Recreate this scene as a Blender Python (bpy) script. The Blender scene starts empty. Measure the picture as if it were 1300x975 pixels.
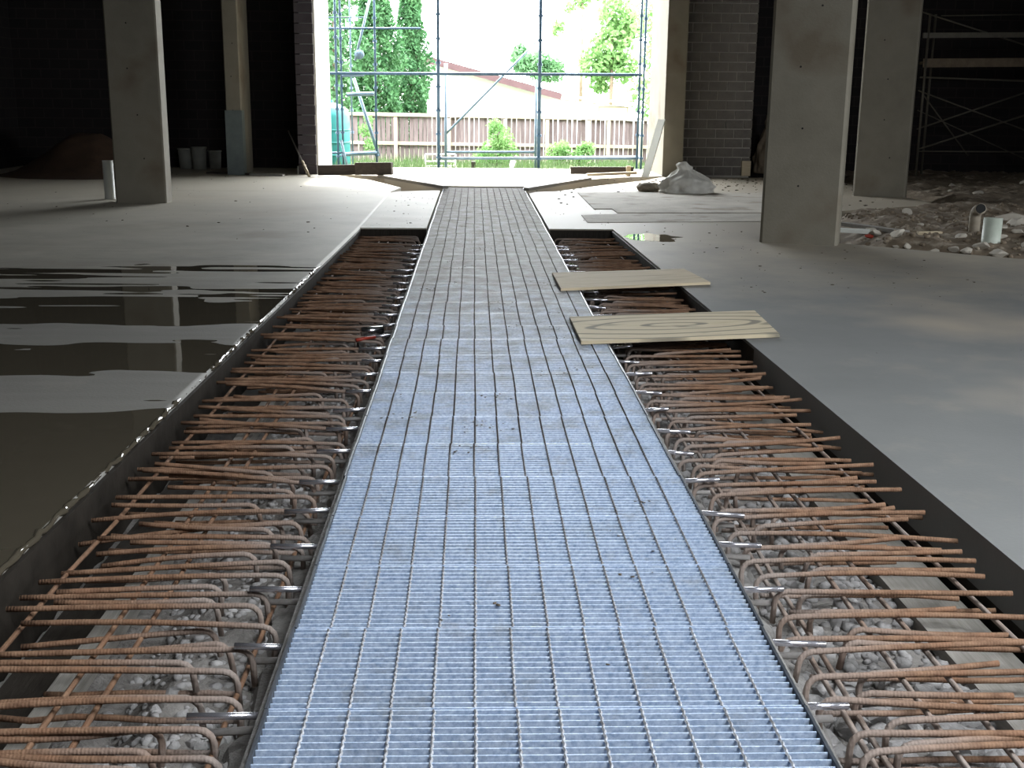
import bpy, bmesh, math, random
import numpy as np
from mathutils import Matrix, Vector
random.seed(7); RNG = np.random.default_rng(11)
S = bpy.context.scene; COL = S.collection

# ------------------------------------------------------------------ camera
FOC = 1477.4; CAM_H = 1.5                       # focal length in pixels of the 1300x975 frame
RM = np.array([[0.99945573, -0.00188103, -0.03293499],
               [-0.03153326, 0.23879874, -0.97055696],
               [0.00969048, 0.97106726, 0.23860945]])
cd = bpy.data.cameras.new('camera'); cam = bpy.data.objects.new('camera', cd); COL.objects.link(cam)
cd.sensor_fit = 'HORIZONTAL'; cd.sensor_width = 36.0; cd.lens = FOC * 36.0 / 1300.0
cd.clip_start = 0.05; cd.clip_end = 300
m4 = Matrix([list(RM[0]) + [0], list(RM[1]) + [0], list(RM[2]) + [CAM_H], [0, 0, 0, 1]])
cam.matrix_world = m4
S.camera = cam

def P(x, y, z=0.0, Y=None):
    """world point seen at photo pixel (x, y): on the level z, or at the distance Y"""
    d = RM @ np.array([x - 650.0, -(y - 487.5), -FOC])
    t = Y / d[1] if Y is not None else (z - CAM_H) / d[2]
    return Vector((d[0] * t, d[1] * t, CAM_H + d[2] * t))

# ------------------------------------------------------------------ sky, sun, exposure
W = bpy.data.worlds.new('world'); S.world = W; W.use_nodes = True
bg = W.node_tree.nodes['Background']
bg.inputs[0].default_value = (0.93, 0.97, 1.0, 1); bg.inputs[1].default_value = 8.0
sl = bpy.data.lights.new('sun', 'SUN'); so = bpy.data.objects.new('sun', sl); COL.objects.link(so)
sl.energy = 9.0; sl.angle = math.radians(4); sl.color = (1, 0.96, 0.9)
so.rotation_euler = Vector((-0.03, 0.68, 0.72)).to_track_quat('Z', 'Y').to_euler()
vs = S.view_settings
vs.view_transform = 'Standard'; vs.look = 'None'; vs.gamma = 1.0; vs.use_curve_mapping = False
vs.exposure = 1.1
S.cycles.use_denoising = True
S.cycles.max_bounces = 8; S.cycles.diffuse_bounces = 5

def portal(name, loc, rot, sx, sy):             # sky portals in the far opening and the two added ones
    l = bpy.data.lights.new(name, 'AREA'); l.shape = 'RECTANGLE'; l.size = sx; l.size_y = sy
    l.cycles.is_portal = True
    o = bpy.data.objects.new(name, l); COL.objects.link(o); o.location = loc; o.rotation_euler = rot
CEIL = 5.8
FRONT_Y = -2.8; ADDED_HOLE = (1.3, 7.3, -2.6, 2.3)      # unseen roof hole, added to light the near grating
RIGHT_X = 13.0; RIGHT_Y0 = 3.5; RIGHT_Y1 = 9.5; RIGHT_Z = 2.6  # unseen side opening, added to light the right column and slab
portal('sky_portal_back', (0.35, 25.75, 2.75), (math.radians(-90), 0, 0), 6.9, 5.7)
portal('sky_portal_added_roof', ((ADDED_HOLE[0] + ADDED_HOLE[1]) / 2, (ADDED_HOLE[2] + ADDED_HOLE[3]) / 2, CEIL + 0.1), (0, 0, 0), ADDED_HOLE[1] - ADDED_HOLE[0], ADDED_HOLE[3] - ADDED_HOLE[2])
portal('sky_portal_added_right', (RIGHT_X + 0.1, (RIGHT_Y0 + RIGHT_Y1) / 2, RIGHT_Z / 2), (0, math.radians(90), 0), RIGHT_Z, RIGHT_Y1 - RIGHT_Y0)

# ------------------------------------------------------------------ materials
def mat(name, c1, c2=None, rough=0.8, metal=0.0, scale=3.0, bump=0.0, bscale=None, stretch=(1, 1, 1), world=False,
        spec=0.4, translucent=0.0, detail=6, c3=None, s3=0.6, contrast=0.25):
    m = bpy.data.materials.new(name); m.use_nodes = True
    nt = m.node_tree; N = nt.nodes; L = nt.links
    b = N['Principled BSDF']; out = N['Material Output']
    b.inputs['Roughness'].default_value = rough; b.inputs['Metallic'].default_value = metal
    b.inputs['Specular IOR Level'].default_value = spec
    b.inputs['Base Color'].default_value = (*c1, 1)
    if c2 is not None or bump:
        tc = N.new('ShaderNodeTexCoord'); mp = N.new('ShaderNodeMapping')
        if world:
            ge = N.new('ShaderNodeNewGeometry'); L.new(ge.outputs['Position'], mp.inputs[0])
        else:
            L.new(tc.outputs['Object'], mp.inputs[0])
        mp.inputs['Scale'].default_value = stretch
    if c2 is not None:
        no = N.new('ShaderNodeTexNoise'); no.inputs['Scale'].default_value = scale; no.inputs['Detail'].default_value = detail
        no.inputs['Roughness'].default_value = 0.65
        L.new(mp.outputs[0], no.inputs['Vector'])
        cr = N.new('ShaderNodeValToRGB')
        cr.color_ramp.elements[0].position = 0.5 - contrast; cr.color_ramp.elements[1].position = 0.5 + contrast
        cr.color_ramp.elements[0].color = (*c1, 1); cr.color_ramp.elements[1].color = (*c2, 1)
        L.new(no.outputs['Fac'], cr.inputs[0]); csrc = cr.outputs[0]
        if c3 is not None:
            n3 = N.new('ShaderNodeTexNoise'); n3.inputs['Scale'].default_value = scale * s3; n3.inputs['Detail'].default_value = 4
            L.new(mp.outputs[0], n3.inputs['Vector'])
            r3 = N.new('ShaderNodeValToRGB'); r3.color_ramp.elements[0].position = 0.55; r3.color_ramp.elements[1].position = 0.7
            L.new(n3.outputs['Fac'], r3.inputs[0])
            mx = N.new('ShaderNodeMix'); mx.data_type = 'RGBA'
            L.new(r3.outputs[0], mx.inputs[0]); L.new(csrc, mx.inputs[6]); mx.inputs[7].default_value = (*c3, 1)
            csrc = mx.outputs[2]
        L.new(csrc, b.inputs['Base Color'])
    if bump:
        nb = N.new('ShaderNodeTexNoise'); nb.inputs['Scale'].default_value = bscale or scale * 4; nb.inputs['Detail'].default_value = 5
        L.new(mp.outputs[0], nb.inputs['Vector'])
        bp = N.new('ShaderNodeBump'); bp.inputs['Strength'].default_value = bump; bp.inputs['Distance'].default_value = 0.02
        L.new(nb.outputs['Fac'], bp.inputs['Height']); L.new(bp.outputs[0], b.inputs['Normal'])
    if translucent:
        tr = N.new('ShaderNodeBsdfTranslucent'); ms = N.new('ShaderNodeMixShader'); ms.inputs[0].default_value = translucent
        if c2 is not None: L.new(csrc, tr.inputs[0])
        else: tr.inputs[0].default_value = (*c1, 1)
        L.new(b.outputs[0], ms.inputs[1]); L.new(tr.outputs[0], ms.inputs[2]); L.new(ms.outputs[0], out.inputs[0])
    return m

M = {}
M['slab'] = mat('slab_concrete', (0.30, 0.285, 0.24), (0.47, 0.45, 0.39), 0.62, scale=0.9, bump=0.12, bscale=60, world=True, c3=(0.30, 0.265, 0.215), s3=0.7, spec=0.35)
M['slab_smooth'] = mat('smooth_slab_concrete', (0.135, 0.14, 0.14), (0.18, 0.184, 0.182), 0.6, scale=0.8, bump=0.05, bscale=50, world=True, c3=(0.30, 0.265, 0.22), s3=0.5, spec=0.4)
M['slab_dusty'] = mat('dusty_concrete', (0.32, 0.29, 0.245), (0.52, 0.485, 0.42), 0.8, scale=1.6, bump=0.3, bscale=25, world=True, c3=(0.22, 0.175, 0.13), s3=1.2)
M['column'] = mat('column_concrete', (0.145, 0.132, 0.102), (0.215, 0.198, 0.157), 0.8, scale=1.3, bump=0.1, bscale=40, world=True, c3=(0.135, 0.112, 0.08), s3=1.0)
M['reveal'] = mat('pale_render', (0.62, 0.6, 0.55), (0.7, 0.69, 0.66), 0.8, scale=3, world=True)
M['block'] = mat('grey_block', (0.10, 0.09, 0.08), (0.18, 0.165, 0.15), 0.9, scale=6, bump=0.4, bscale=60, world=True)
M['dark_face'] = mat('dark_pier_block', (0.035, 0.03, 0.036), (0.07, 0.06, 0.068), 0.9, scale=3, world=True)
M['pale_drum'] = mat('dusty_drum', (0.26, 0.27, 0.25), (0.36, 0.37, 0.34), 0.6, scale=5)
M['dull_pvc'] = mat('dull_pvc', (0.36, 0.40, 0.34), (0.48, 0.52, 0.46), 0.5, scale=5)
M['mortar'] = mat('mortar', (0.36, 0.34, 0.30), (0.46, 0.43, 0.39), 0.9, scale=8, world=True)
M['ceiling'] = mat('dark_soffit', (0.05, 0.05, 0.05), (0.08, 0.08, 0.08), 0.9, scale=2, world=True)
M['soil'] = mat('damp_soil', (0.035, 0.026, 0.02), (0.09, 0.068, 0.05), 0.9, scale=5, bump=0.8, bscale=30, world=True)
M['dirt'] = mat('dirt_rubble_ground', (0.10, 0.075, 0.05), (0.26, 0.21, 0.155), 0.95, scale=3, bump=0.8, bscale=22, world=True, c3=(0.34, 0.30, 0.24), s3=2.0)
M['bed'] = mat('cement_bed', (0.11, 0.102, 0.095), (0.24, 0.228, 0.215), 0.85, scale=7, bump=0.7, bscale=40, world=True)
M['stone'] = mat('gravel_stone', (0.17, 0.166, 0.166), (0.36, 0.35, 0.345), 0.85, scale=9, bump=0.3, bscale=60, world=True)
M['haunch'] = mat('channel_concrete', (0.11, 0.105, 0.10), (0.27, 0.26, 0.25), 0.75, scale=9, bump=0.5, bscale=40, world=True)
M['galv'] = mat('galvanised_steel', (0.31, 0.42, 0.61), (0.70, 0.80, 0.95), 0.42, metal=0.3, scale=70, world=True, detail=8, spec=0.5, contrast=0.16)
M['rod'] = mat('dull_cross_rod', (0.20, 0.20, 0.21), (0.48, 0.50, 0.54), 0.95, metal=0.0, scale=40, world=True, contrast=0.15, spec=0.05)
M['edge'] = mat('dark_edge_bar', (0.05, 0.058, 0.07), (0.12, 0.135, 0.16), 0.4, metal=0.6, scale=12, world=True)
M['dowel'] = mat('bright_dowel', (0.62, 0.62, 0.70), (0.80, 0.80, 0.86), 0.25, metal=0.9, scale=30, world=True)
M['oldbar'] = mat('grey_cement_bar', (0.22, 0.21, 0.20), (0.36, 0.34, 0.33), 0.7, metal=0.2, scale=30, world=True)
M['timber'] = mat('pale_timber', (0.44, 0.36, 0.24), (0.60, 0.51, 0.36), 0.75, scale=3, stretch=(1.2, 14, 14), bump=0.1, bscale=8, c3=(0.36, 0.30, 0.21), s3=0.4)
M['grey_timber'] = mat('weathered_timber', (0.18, 0.168, 0.15), (0.30, 0.285, 0.26), 0.7, scale=4, stretch=(14, 1.0, 14), bump=0.2, bscale=8, world=True)
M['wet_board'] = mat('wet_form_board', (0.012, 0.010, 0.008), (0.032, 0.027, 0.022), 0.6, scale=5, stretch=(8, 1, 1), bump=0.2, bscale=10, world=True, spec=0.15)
M['dark_timber'] = mat('dark_timber', (0.03, 0.024, 0.02), (0.07, 0.055, 0.045), 0.7, scale=4, stretch=(1, 6, 6), world=True)
M['pvc'] = mat('white_pvc', (0.66, 0.68, 0.64), (0.74, 0.76, 0.73), 0.4, scale=6)
M['clay'] = mat('dirty_pipe', (0.20, 0.17, 0.13), (0.34, 0.30, 0.24), 0.8, scale=8)
M['black'] = mat('hollow_shade', (0.01, 0.01, 0.01), None, 0.9)  # flat black painting the shade inside pipe mouths and tie holes
M['sack'] = mat('white_sack_cloth', (0.55, 0.53, 0.48), (0.74, 0.73, 0.69), 0.85, scale=5, bump=0.35, bscale=14)
M['brown_sack'] = mat('brown_sack_cloth', (0.15, 0.115, 0.08), (0.24, 0.19, 0.135), 0.9, scale=7, bump=0.3, bscale=20)
M['blue_steel'] = mat('blue_scaffold_tube', (0.03, 0.06, 0.10), (0.05, 0.10, 0.16), 0.5, metal=0.3, scale=8)
M['pale_steel'] = mat('pale_scaffold_tube', (0.10, 0.15, 0.21), (0.18, 0.25, 0.32), 0.45, metal=0.4, scale=8)
M['dull_steel'] = mat('dull_scaffold_tube', (0.09, 0.083, 0.065), (0.14, 0.128, 0.10), 0.5, metal=0.2, scale=6)
M['teal'] = mat('teal_plastic', (0.015, 0.16, 0.15), (0.025, 0.20, 0.19), 0.5, scale=3)
M['wrap'] = mat('blue_grey_wrap', (0.09, 0.112, 0.113), (0.13, 0.155, 0.155), 0.6, scale=6, world=True)
M['fence'] = mat('weathered_paling', (0.10, 0.075, 0.075), (0.21, 0.165, 0.16), 0.9, scale=3, stretch=(6, 6, 0.7), world=True)
M['fence_rail'] = mat('pale_fence_rail', (0.32, 0.28, 0.20), (0.42, 0.37, 0.28), 0.9, scale=3, stretch=(1, 6, 6), world=True)
M['white_wall'] = mat('white_house_wall', (0.66, 0.66, 0.64), (0.72, 0.72, 0.70), 0.8, scale=2, world=True)
M['pale_clad'] = mat('pale_cladding', (0.26, 0.26, 0.23), (0.34, 0.33, 0.30), 0.8, scale=2, world=True)
M['fascia'] = mat('purple_brown_fascia', (0.06, 0.03, 0.032), (0.09, 0.047, 0.048), 0.7, scale=3, world=True)
M['roof'] = mat('pale_roof_sheet', (0.60, 0.58, 0.56), (0.7, 0.68, 0.66), 0.6, scale=2, world=True)
M['glass'] = mat('window_glass', (0.25, 0.27, 0.28), None, 0.1)
M['conifer'] = mat('conifer_leaf', (0.02, 0.085, 0.03), (0.075, 0.18, 0.065), 0.8, scale=1.5, world=True, translucent=0.25)
M['leaf'] = mat('bright_leaf', (0.09, 0.22, 0.06), (0.22, 0.36, 0.13), 0.8, scale=1.2, world=True, translucent=0.35)
M['leaf_dark'] = mat('dark_leaf', (0.05, 0.14, 0.06), (0.13, 0.26, 0.11), 0.8, scale=1.2, world=True, translucent=0.3)
M['grass'] = mat('grass_blade', (0.035, 0.08, 0.022), (0.09, 0.13, 0.05), 0.85, scale=1.0, world=True, translucent=0.3)
M['lawn'] = mat('lawn_ground', (0.05, 0.07, 0.03), (0.12, 0.12, 0.06), 0.95, scale=1.5, world=True)
M['bark'] = mat('bark', (0.12, 0.09, 0.06), (0.22, 0.17, 0.12), 0.9, scale=5, world=True)
M['mud'] = mat('dry_mud', (0.05, 0.04, 0.03), (0.12, 0.095, 0.07), 0.95, scale=20, world=True)
M['red'] = mat('red_plastic', (0.25, 0.03, 0.018), (0.36, 0.045, 0.025), 0.5, scale=8)
M['sand'] = mat('brown_sand', (0.06, 0.036, 0.024), (0.10, 0.06, 0.04), 0.95, scale=4, bump=0.3, world=True)
M['steel_bright'] = mat('bright_steel_tube', (0.6, 0.62, 0.66), (0.75, 0.77, 0.8), 0.2, metal=1.0, scale=8)

def tint_along_y(m, col, y0, y1, top, scale=2.5):
    """mixes in colour along Y: dirt trodden in from the far end, damp, tint"""
    nt = m.node_tree; N = nt.nodes; L = nt.links; b = N['Principled BSDF']; src = b.inputs['Base Color'].links[0].from_socket
    g = N.new('ShaderNodeNewGeometry'); sp = N.new('ShaderNodeSeparateXYZ'); L.new(g.outputs['Position'], sp.inputs[0])
    mr = N.new('ShaderNodeMapRange'); mr.inputs[1].default_value = y0; mr.inputs[2].default_value = y1; mr.inputs[4].default_value = 1.0; L.new(sp.outputs[1], mr.inputs[0])
    no = N.new('ShaderNodeTexNoise'); no.inputs['Scale'].default_value = scale; no.inputs['Detail'].default_value = 6; no.inputs['Roughness'].default_value = 0.7; L.new(g.outputs['Position'], no.inputs['Vector'])
    ad = N.new('ShaderNodeMath'); L.new(mr.outputs[0], ad.inputs[0]); L.new(no.outputs['Fac'], ad.inputs[1])
    m2 = N.new('ShaderNodeMapRange'); m2.inputs[1].default_value = 0.55; m2.inputs[2].default_value = 1.35; m2.inputs[4].default_value = top; L.new(ad.outputs[0], m2.inputs[0])
    mx = N.new('ShaderNodeMix'); mx.data_type = 'RGBA'; L.new(m2.outputs[0], mx.inputs[0]); L.new(src, mx.inputs[6]); mx.inputs[7].default_value = (*col, 1); L.new(mx.outputs[2], b.inputs['Base Color'])
tint_along_y(M['rod'], (0.055, 0.045, 0.037), 2.2, 6.0, 1.0)
tint_along_y(M['galv'], (0.36, 0.355, 0.33), 4.5, 11, 0.85)
tint_along_y(M['galv'], (0.13, 0.11, 0.085), 4, 32, 1.6, 5.0)            # smears of mud
tint_along_y(M['slab_smooth'], (0.37, 0.325, 0.255), 8.0, 14, 0.95, 1.1)
tint_along_y(M['slab'], (0.16, 0.155, 0.145), 12.0, 7.0, 0.9, 0.8)       # damp concrete around the puddles
tint_along_y(M['slab'], (0.52, 0.475, 0.39), 12.0, 20.0, 0.8, 1.0)        # paler, warmer tint towards the opening
def rust_mat():
    m = mat('rusty_rebar', (0.10, 0.048, 0.026), (0.26, 0.155, 0.095), 0.8, scale=14, bump=0.25, bscale=70, metal=0.0, detail=8, c3=(0.20, 0.105, 0.06), s3=0.4)
    nt = m.node_tree; N = nt.nodes; L = nt.links; b = N['Principled BSDF']
    src = b.inputs['Base Color'].links[0].from_socket
    tc = N.new('ShaderNodeTexCoord'); sp = N.new('ShaderNodeSeparateXYZ'); L.new(tc.outputs['Object'], sp.inputs[0])
    # cement slurry splashed over the hooked end of each bar (local x near 0)
    mr = N.new('ShaderNodeMapRange'); mr.inputs[1].default_value = -0.32; mr.inputs[2].default_value = -0.02
    L.new(sp.outputs[0], mr.inputs[0])
    no = N.new('ShaderNodeTexNoise'); no.inputs['Scale'].default_value = 3.0
    gp = N.new('ShaderNodeNewGeometry'); L.new(gp.outputs['Position'], no.inputs['Vector'])
    mu = N.new('ShaderNodeMath'); mu.operation = 'MULTIPLY'; L.new(mr.outputs[0], mu.inputs[0]); L.new(no.outputs['Fac'], mu.inputs[1])
    m2 = N.new('ShaderNodeMath'); m2.operation = 'MULTIPLY'; m2.use_clamp = True; L.new(mu.outputs[0], m2.inputs[0]); m2.inputs[1].default_value = 1.5
    mx = N.new('ShaderNodeMix'); mx.data_type = 'RGBA'; L.new(m2.outputs[0], mx.inputs[0]); L.new(src, mx.inputs[6]); mx.inputs[7].default_value = (0.25, 0.215, 0.195, 1)
    L.new(mx.outputs[2], b.inputs['Base Color'])
    # the ribs rolled into the bar
    wv = N.new('ShaderNodeTexWave'); wv.inputs['Scale'].default_value = 32; wv.bands_direction = 'X'
    L.new(tc.outputs['Object'], wv.inputs['Vector'])
    bp = N.new('ShaderNodeBump'); bp.inputs['Strength'].default_value = 0.28; bp.inputs['Distance'].default_value = 0.003
    L.new(wv.outputs['Fac'], bp.inputs['Height'])
    old = b.inputs['Normal'].links[0].from_socket; L.new(old, bp.inputs['Normal']); L.new(bp.outputs[0], b.inputs['Normal'])
    return m
M['rust'] = rust_mat()

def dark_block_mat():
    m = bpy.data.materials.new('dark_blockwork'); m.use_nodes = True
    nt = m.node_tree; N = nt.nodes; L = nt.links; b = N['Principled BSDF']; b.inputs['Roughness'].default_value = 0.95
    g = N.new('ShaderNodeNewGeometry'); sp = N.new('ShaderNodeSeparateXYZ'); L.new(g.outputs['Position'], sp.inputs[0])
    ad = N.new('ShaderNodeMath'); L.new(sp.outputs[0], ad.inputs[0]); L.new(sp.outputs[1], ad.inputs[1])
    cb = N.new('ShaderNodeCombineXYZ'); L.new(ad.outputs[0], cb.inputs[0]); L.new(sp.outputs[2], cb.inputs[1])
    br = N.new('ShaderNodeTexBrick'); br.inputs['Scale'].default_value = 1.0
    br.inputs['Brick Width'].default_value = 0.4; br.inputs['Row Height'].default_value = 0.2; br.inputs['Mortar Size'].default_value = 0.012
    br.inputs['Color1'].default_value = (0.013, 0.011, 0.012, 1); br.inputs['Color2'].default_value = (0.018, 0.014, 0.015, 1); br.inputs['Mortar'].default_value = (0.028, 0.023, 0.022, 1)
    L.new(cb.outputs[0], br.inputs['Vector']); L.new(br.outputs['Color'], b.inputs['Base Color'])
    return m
M['dark_block'] = dark_block_mat()

def water_mat():
    m = bpy.data.materials.new('muddy_water'); m.use_nodes = True
    nt = m.node_tree; N = nt.nodes; L = nt.links; b = N['Principled BSDF']
    b.inputs['Base Color'].default_value = (0.06, 0.052, 0.038, 1); b.inputs['Roughness'].default_value = 0.03; b.inputs['IOR'].default_value = 1.33
    g = N.new('ShaderNodeNewGeometry'); no = N.new('ShaderNodeTexNoise'); no.inputs['Scale'].default_value = 2.5; no.inputs['Detail'].default_value = 2
    L.new(g.outputs['Position'], no.inputs['Vector'])
    bp = N.new('ShaderNodeBump'); bp.inputs['Strength'].default_value = 0.05; bp.inputs['Distance'].default_value = 0.02
    L.new(no.outputs['Fac'], bp.inputs['Height']); L.new(bp.outputs[0], b.inputs['Normal'])
    return m
M['water'] = water_mat()

def plank_mat():
    m = mat('stained_timber', (0.44, 0.37, 0.25), (0.60, 0.52, 0.37), 0.75, scale=3, stretch=(1.2, 14, 14), bump=0.1, bscale=8)
    nt = m.node_tree; N = nt.nodes; L = nt.links; b = N['Principled BSDF']; src = b.inputs['Base Color'].links[0].from_socket
    tc = N.new('ShaderNodeTexCoord'); mp = N.new('ShaderNodeMapping'); mp.inputs['Scale'].default_value = (1.5, 5, 0); L.new(tc.outputs['Object'], mp.inputs[0])
    wv = N.new('ShaderNodeTexWave'); wv.wave_type = 'RINGS'; wv.rings_direction = 'Z'; wv.inputs['Scale'].default_value = 0.55; wv.inputs['Distortion'].default_value = 4; wv.inputs['Detail'].default_value = 2; wv.inputs['Detail Scale'].default_value = 0.9
    L.new(mp.outputs[0], wv.inputs['Vector'])
    r0 = N.new('ShaderNodeValToRGB'); r0.color_ramp.elements[0].position = 0.86; r0.color_ramp.elements[1].position = 0.96; L.new(wv.outputs['Fac'], r0.inputs[0])
    nb = N.new('ShaderNodeTexNoise'); nb.inputs['Scale'].default_value = 1.3; nb.inputs['Detail'].default_value = 3; L.new(mp.outputs[0], nb.inputs['Vector'])
    rb = N.new('ShaderNodeValToRGB'); rb.color_ramp.elements[0].position = 0.60; rb.color_ramp.elements[1].position = 0.68; L.new(nb.outputs['Fac'], rb.inputs[0])
    r = N.new('ShaderNodeMath'); r.operation = 'MAXIMUM'; L.new(r0.outputs[0], r.inputs[0]); L.new(rb.outputs[0], r.inputs[1])
    mx = N.new('ShaderNodeMix'); mx.data_type = 'RGBA'; ml = N.new('ShaderNodeMath'); ml.operation = 'MULTIPLY'; ml.inputs[1].default_value = 0.75
    L.new(r.outputs[0], ml.inputs[0]); L.new(ml.outputs[0], mx.inputs[0]); L.new(src, mx.inputs[6]); mx.inputs[7].default_value = (0.10, 0.10, 0.085, 1)
    L.new(mx.outputs[2], b.inputs['Base Color'])
    return m
M['stained'] = plank_mat()

# ------------------------------------------------------------------ mesh helpers
class MB:
    def __init__(s): s.v = []; s.f = []
    def add(s, vs_, fs_):
        n = len(s.v); s.v += [tuple(q) for q in vs_]; s.f += [tuple(i + n for i in q) for q in fs_]; return s
    def box(s, x0, x1, y0, y1, z0, z1):
        return s.add([(x0, y0, z0), (x1, y0, z0), (x1, y1, z0), (x0, y1, z0), (x0, y0, z1), (x1, y0, z1), (x1, y1, z1), (x0, y1, z1)],
                     [(3, 2, 1, 0), (4, 5, 6, 7), (0, 1, 5, 4), (1, 2, 6, 5), (2, 3, 7, 6), (3, 0, 4, 7)])
    def prism(s, poly, z0, z1):
        a = sum(poly[i][0] * poly[(i + 1) % len(poly)][1] - poly[(i + 1) % len(poly)][0] * poly[i][1] for i in range(len(poly)))
        if a < 0: poly = poly[::-1]
        n = len(poly)
        return s.add([(p[0], p[1], z0) for p in poly] + [(p[0], p[1], z1) for p in poly],
                     [tuple(range(n - 1, -1, -1)), tuple(range(n, 2 * n))] + [(i, (i + 1) % n, n + (i + 1) % n, n + i) for i in range(n)])
    def tube(s, path, r, k=8, caps=True):
        path = [Vector(p) for p in path]; n = len(path); vs_ = []; fs_ = []
        rr = r if isinstance(r, (list, tuple)) else [r] * n
        up = None
        for i, p in enumerate(path):
            t = (path[min(i + 1, n - 1)] - path[max(i - 1, 0)]).normalized()
            if up is None:
                up = Vector((0, 0, 1)) if abs(t.z) < 0.9 else Vector((0, 1, 0))
            a = t.cross(up).normalized(); b = a.cross(t).normalized(); up = b
            for j in range(k):
                q = 2 * math.pi * j / k
                vs_.append(p + (a * math.cos(q) + b * math.sin(q)) * rr[i])
        for i in range(n - 1):
            for j in range(k):
                fs_.append((i * k + j, i * k + (j + 1) % k, (i + 1) * k + (j + 1) % k, (i + 1) * k + j))
        if caps:
            fs_.append(tuple(range(k - 1, -1, -1))); fs_.append(tuple((n - 1) * k + j for j in range(k)))
        return s.add(vs_, fs_)
    def beam(s, p0, p1, w, h):
        """rectangular bar from p0 to p1, w sideways and h in the upward direction"""
        p0 = Vector(p0); p1 = Vector(p1); t = (p1 - p0).normalized()
        up = Vector((0, 0, 1)) if abs(t.z) < 0.95 else Vector((0, 1, 0))
        a = t.cross(up).normalized() * (w / 2); b = a.cross(t).normalized() * (h / 2)
        vs_ = [p + x * a + y * b for p in (p0, p1) for x, y in ((-1, -1), (1, -1), (1, 1), (-1, 1))]
        return s.add(vs_, [(0, 1, 2, 3), (7, 6, 5, 4), (1, 0, 4, 5), (2, 1, 5, 6), (3, 2, 6, 7), (0, 3, 7, 4)])
    def mesh(s, name, m, smooth=False):
        me = bpy.data.meshes.new(name); me.from_pydata(s.v, [], s.f)
        bm = bmesh.new(); bm.from_mesh(me); bmesh.ops.recalc_face_normals(bm, faces=bm.faces); bm.to_mesh(me); bm.free()
        me.materials.append(M[m])
        if smooth: me.polygons.foreach_set('use_smooth', [True] * len(me.polygons))
        return me
    def build(s, name, m, parent=None, smooth=False, loc=None):
        return link(name, s.mesh(name, m, smooth), parent, loc)

def link(name, me, parent=None, loc=None):
    o = bpy.data.objects.new(name, me); COL.objects.link(o)
    if parent is not None: o.parent = parent
    if loc is not None: o.location = loc
    return o
def tag(o, label, cat, group=None, kind=None):
    o['label'] = label; o['category'] = cat
    if group: o['group'] = group
    if kind: o['kind'] = kind
    return o
def struct(o, label=None):
    o['kind'] = 'structure'
    if label: o['label'] = label
    return o
def empty(name, loc=(0, 0, 0), rz=0.0):
    o = bpy.data.objects.new(name, None); COL.objects.link(o); o.location = loc; o.rotation_euler = (0, 0, rz); o.empty_display_size = 0.1
    return o
def raw_mesh(name, V, F, m, smooth=False):
    V = np.asarray(V, dtype=np.float32); F = np.asarray(F, dtype=np.int32); k = F.shape[1]
    me = bpy.data.meshes.new(name); me.vertices.add(len(V)); me.vertices.foreach_set('co', V.ravel())
    me.loops.add(F.size); me.loops.foreach_set('vertex_index', F.ravel())
    me.polygons.add(len(F)); me.polygons.foreach_set('loop_start', np.arange(0, F.size, k, dtype=np.int32))
    me.update(calc_edges=True); me.materials.append(M[m])
    if smooth: me.polygons.foreach_set('use_smooth', [True] * len(F))
    return me
def chamfer_box(x0, x1, y0, y1, z0, z1, c):
    poly = [(x0 + c, y0), (x1 - c, y0), (x1, y0 + c), (x1, y1 - c), (x1 - c, y1), (x0 + c, y1), (x0, y1 - c), (x0, y0 + c)]
    return MB().prism(poly, z0, z1)
def vnoise(x, y, seed=0):
    """smooth value noise, arrays in and out, about -1..1"""
    xi = np.floor(x).astype(np.int64); yi = np.floor(y).astype(np.int64); xf = x - xi; yf = y - yi
    def hsh(a, b):
        n = (a * 374761393 + b * 668265263 + seed * 974711) & 0x7fffffff
        n = ((n ^ (n >> 13)) * 1274126177) & 0x7fffffff
        return ((n ^ (n >> 16)) & 0xffff) / 32767.5 - 1
    u = xf * xf * (3 - 2 * xf); w = yf * yf * (3 - 2 * yf)
    return (hsh(xi, yi) * (1 - u) + hsh(xi + 1, yi) * u) * (1 - w) + (hsh(xi, yi + 1) * (1 - u) + hsh(xi + 1, yi + 1) * u) * w

# ------------------------------------------------------------------ the setting
GX0, GX1 = -0.52, 0.85                           # grating edges
TY0, TY1 = -1.0, 13.8                            # open trench along Y
def edgeL(y): return -1.53 + (y - 3.56) * 0.0177
def edgeR(y): return 1.85 - (y - 3.59) * 0.0199
BY = 25.5                                        # outer back wall
WL, WR = -9.6, 13.0

struct(MB().box(WL - 0.3, WR + 0.3, FRONT_Y - 1.5, 25.6, -0.62, -0.34).build('floor_subgrade', 'soil'), 'dark damp soil below the slabs and in the trench')

# wet slab on the left: a gently uneven surface that the water settles in
def slab_height(x, y):
    yw = y + 0.26 * vnoise(x * 0.8, y * 0.9, 3) + 0.10 * vnoise(x * 2.3, y * 4, 5) + 0.05 * vnoise(x * 5, y * 9, 9) - 0.05 * (x + 1.5)
    cp = [(-9, -1), (5.45, -1.0), (5.75, 0.8), (6.25, 0.9), (6.5, -0.9), (7.1, -0.8), (7.35, 0.8), (7.75, 0.7), (8.0, -0.55), (8.9, -0.45), (9.35, 0.5), (9.9, 0.5), (10.2, 0.02), (10.55, 0.05), (11.0, 1.0), (40, 1.0)]
    s = np.interp(yw, [a for a, b in cp], [b for a, b in cp])
    s = s + 0.7 * vnoise(x * 1.1, y * 7.5, 21) * (yw > 4.6) + 0.45 * vnoise(x * 2.6, y * 17, 27) * (yw > 4.6)
    return 0.0035 * np.clip(s, -1.0, 1.0)
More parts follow.
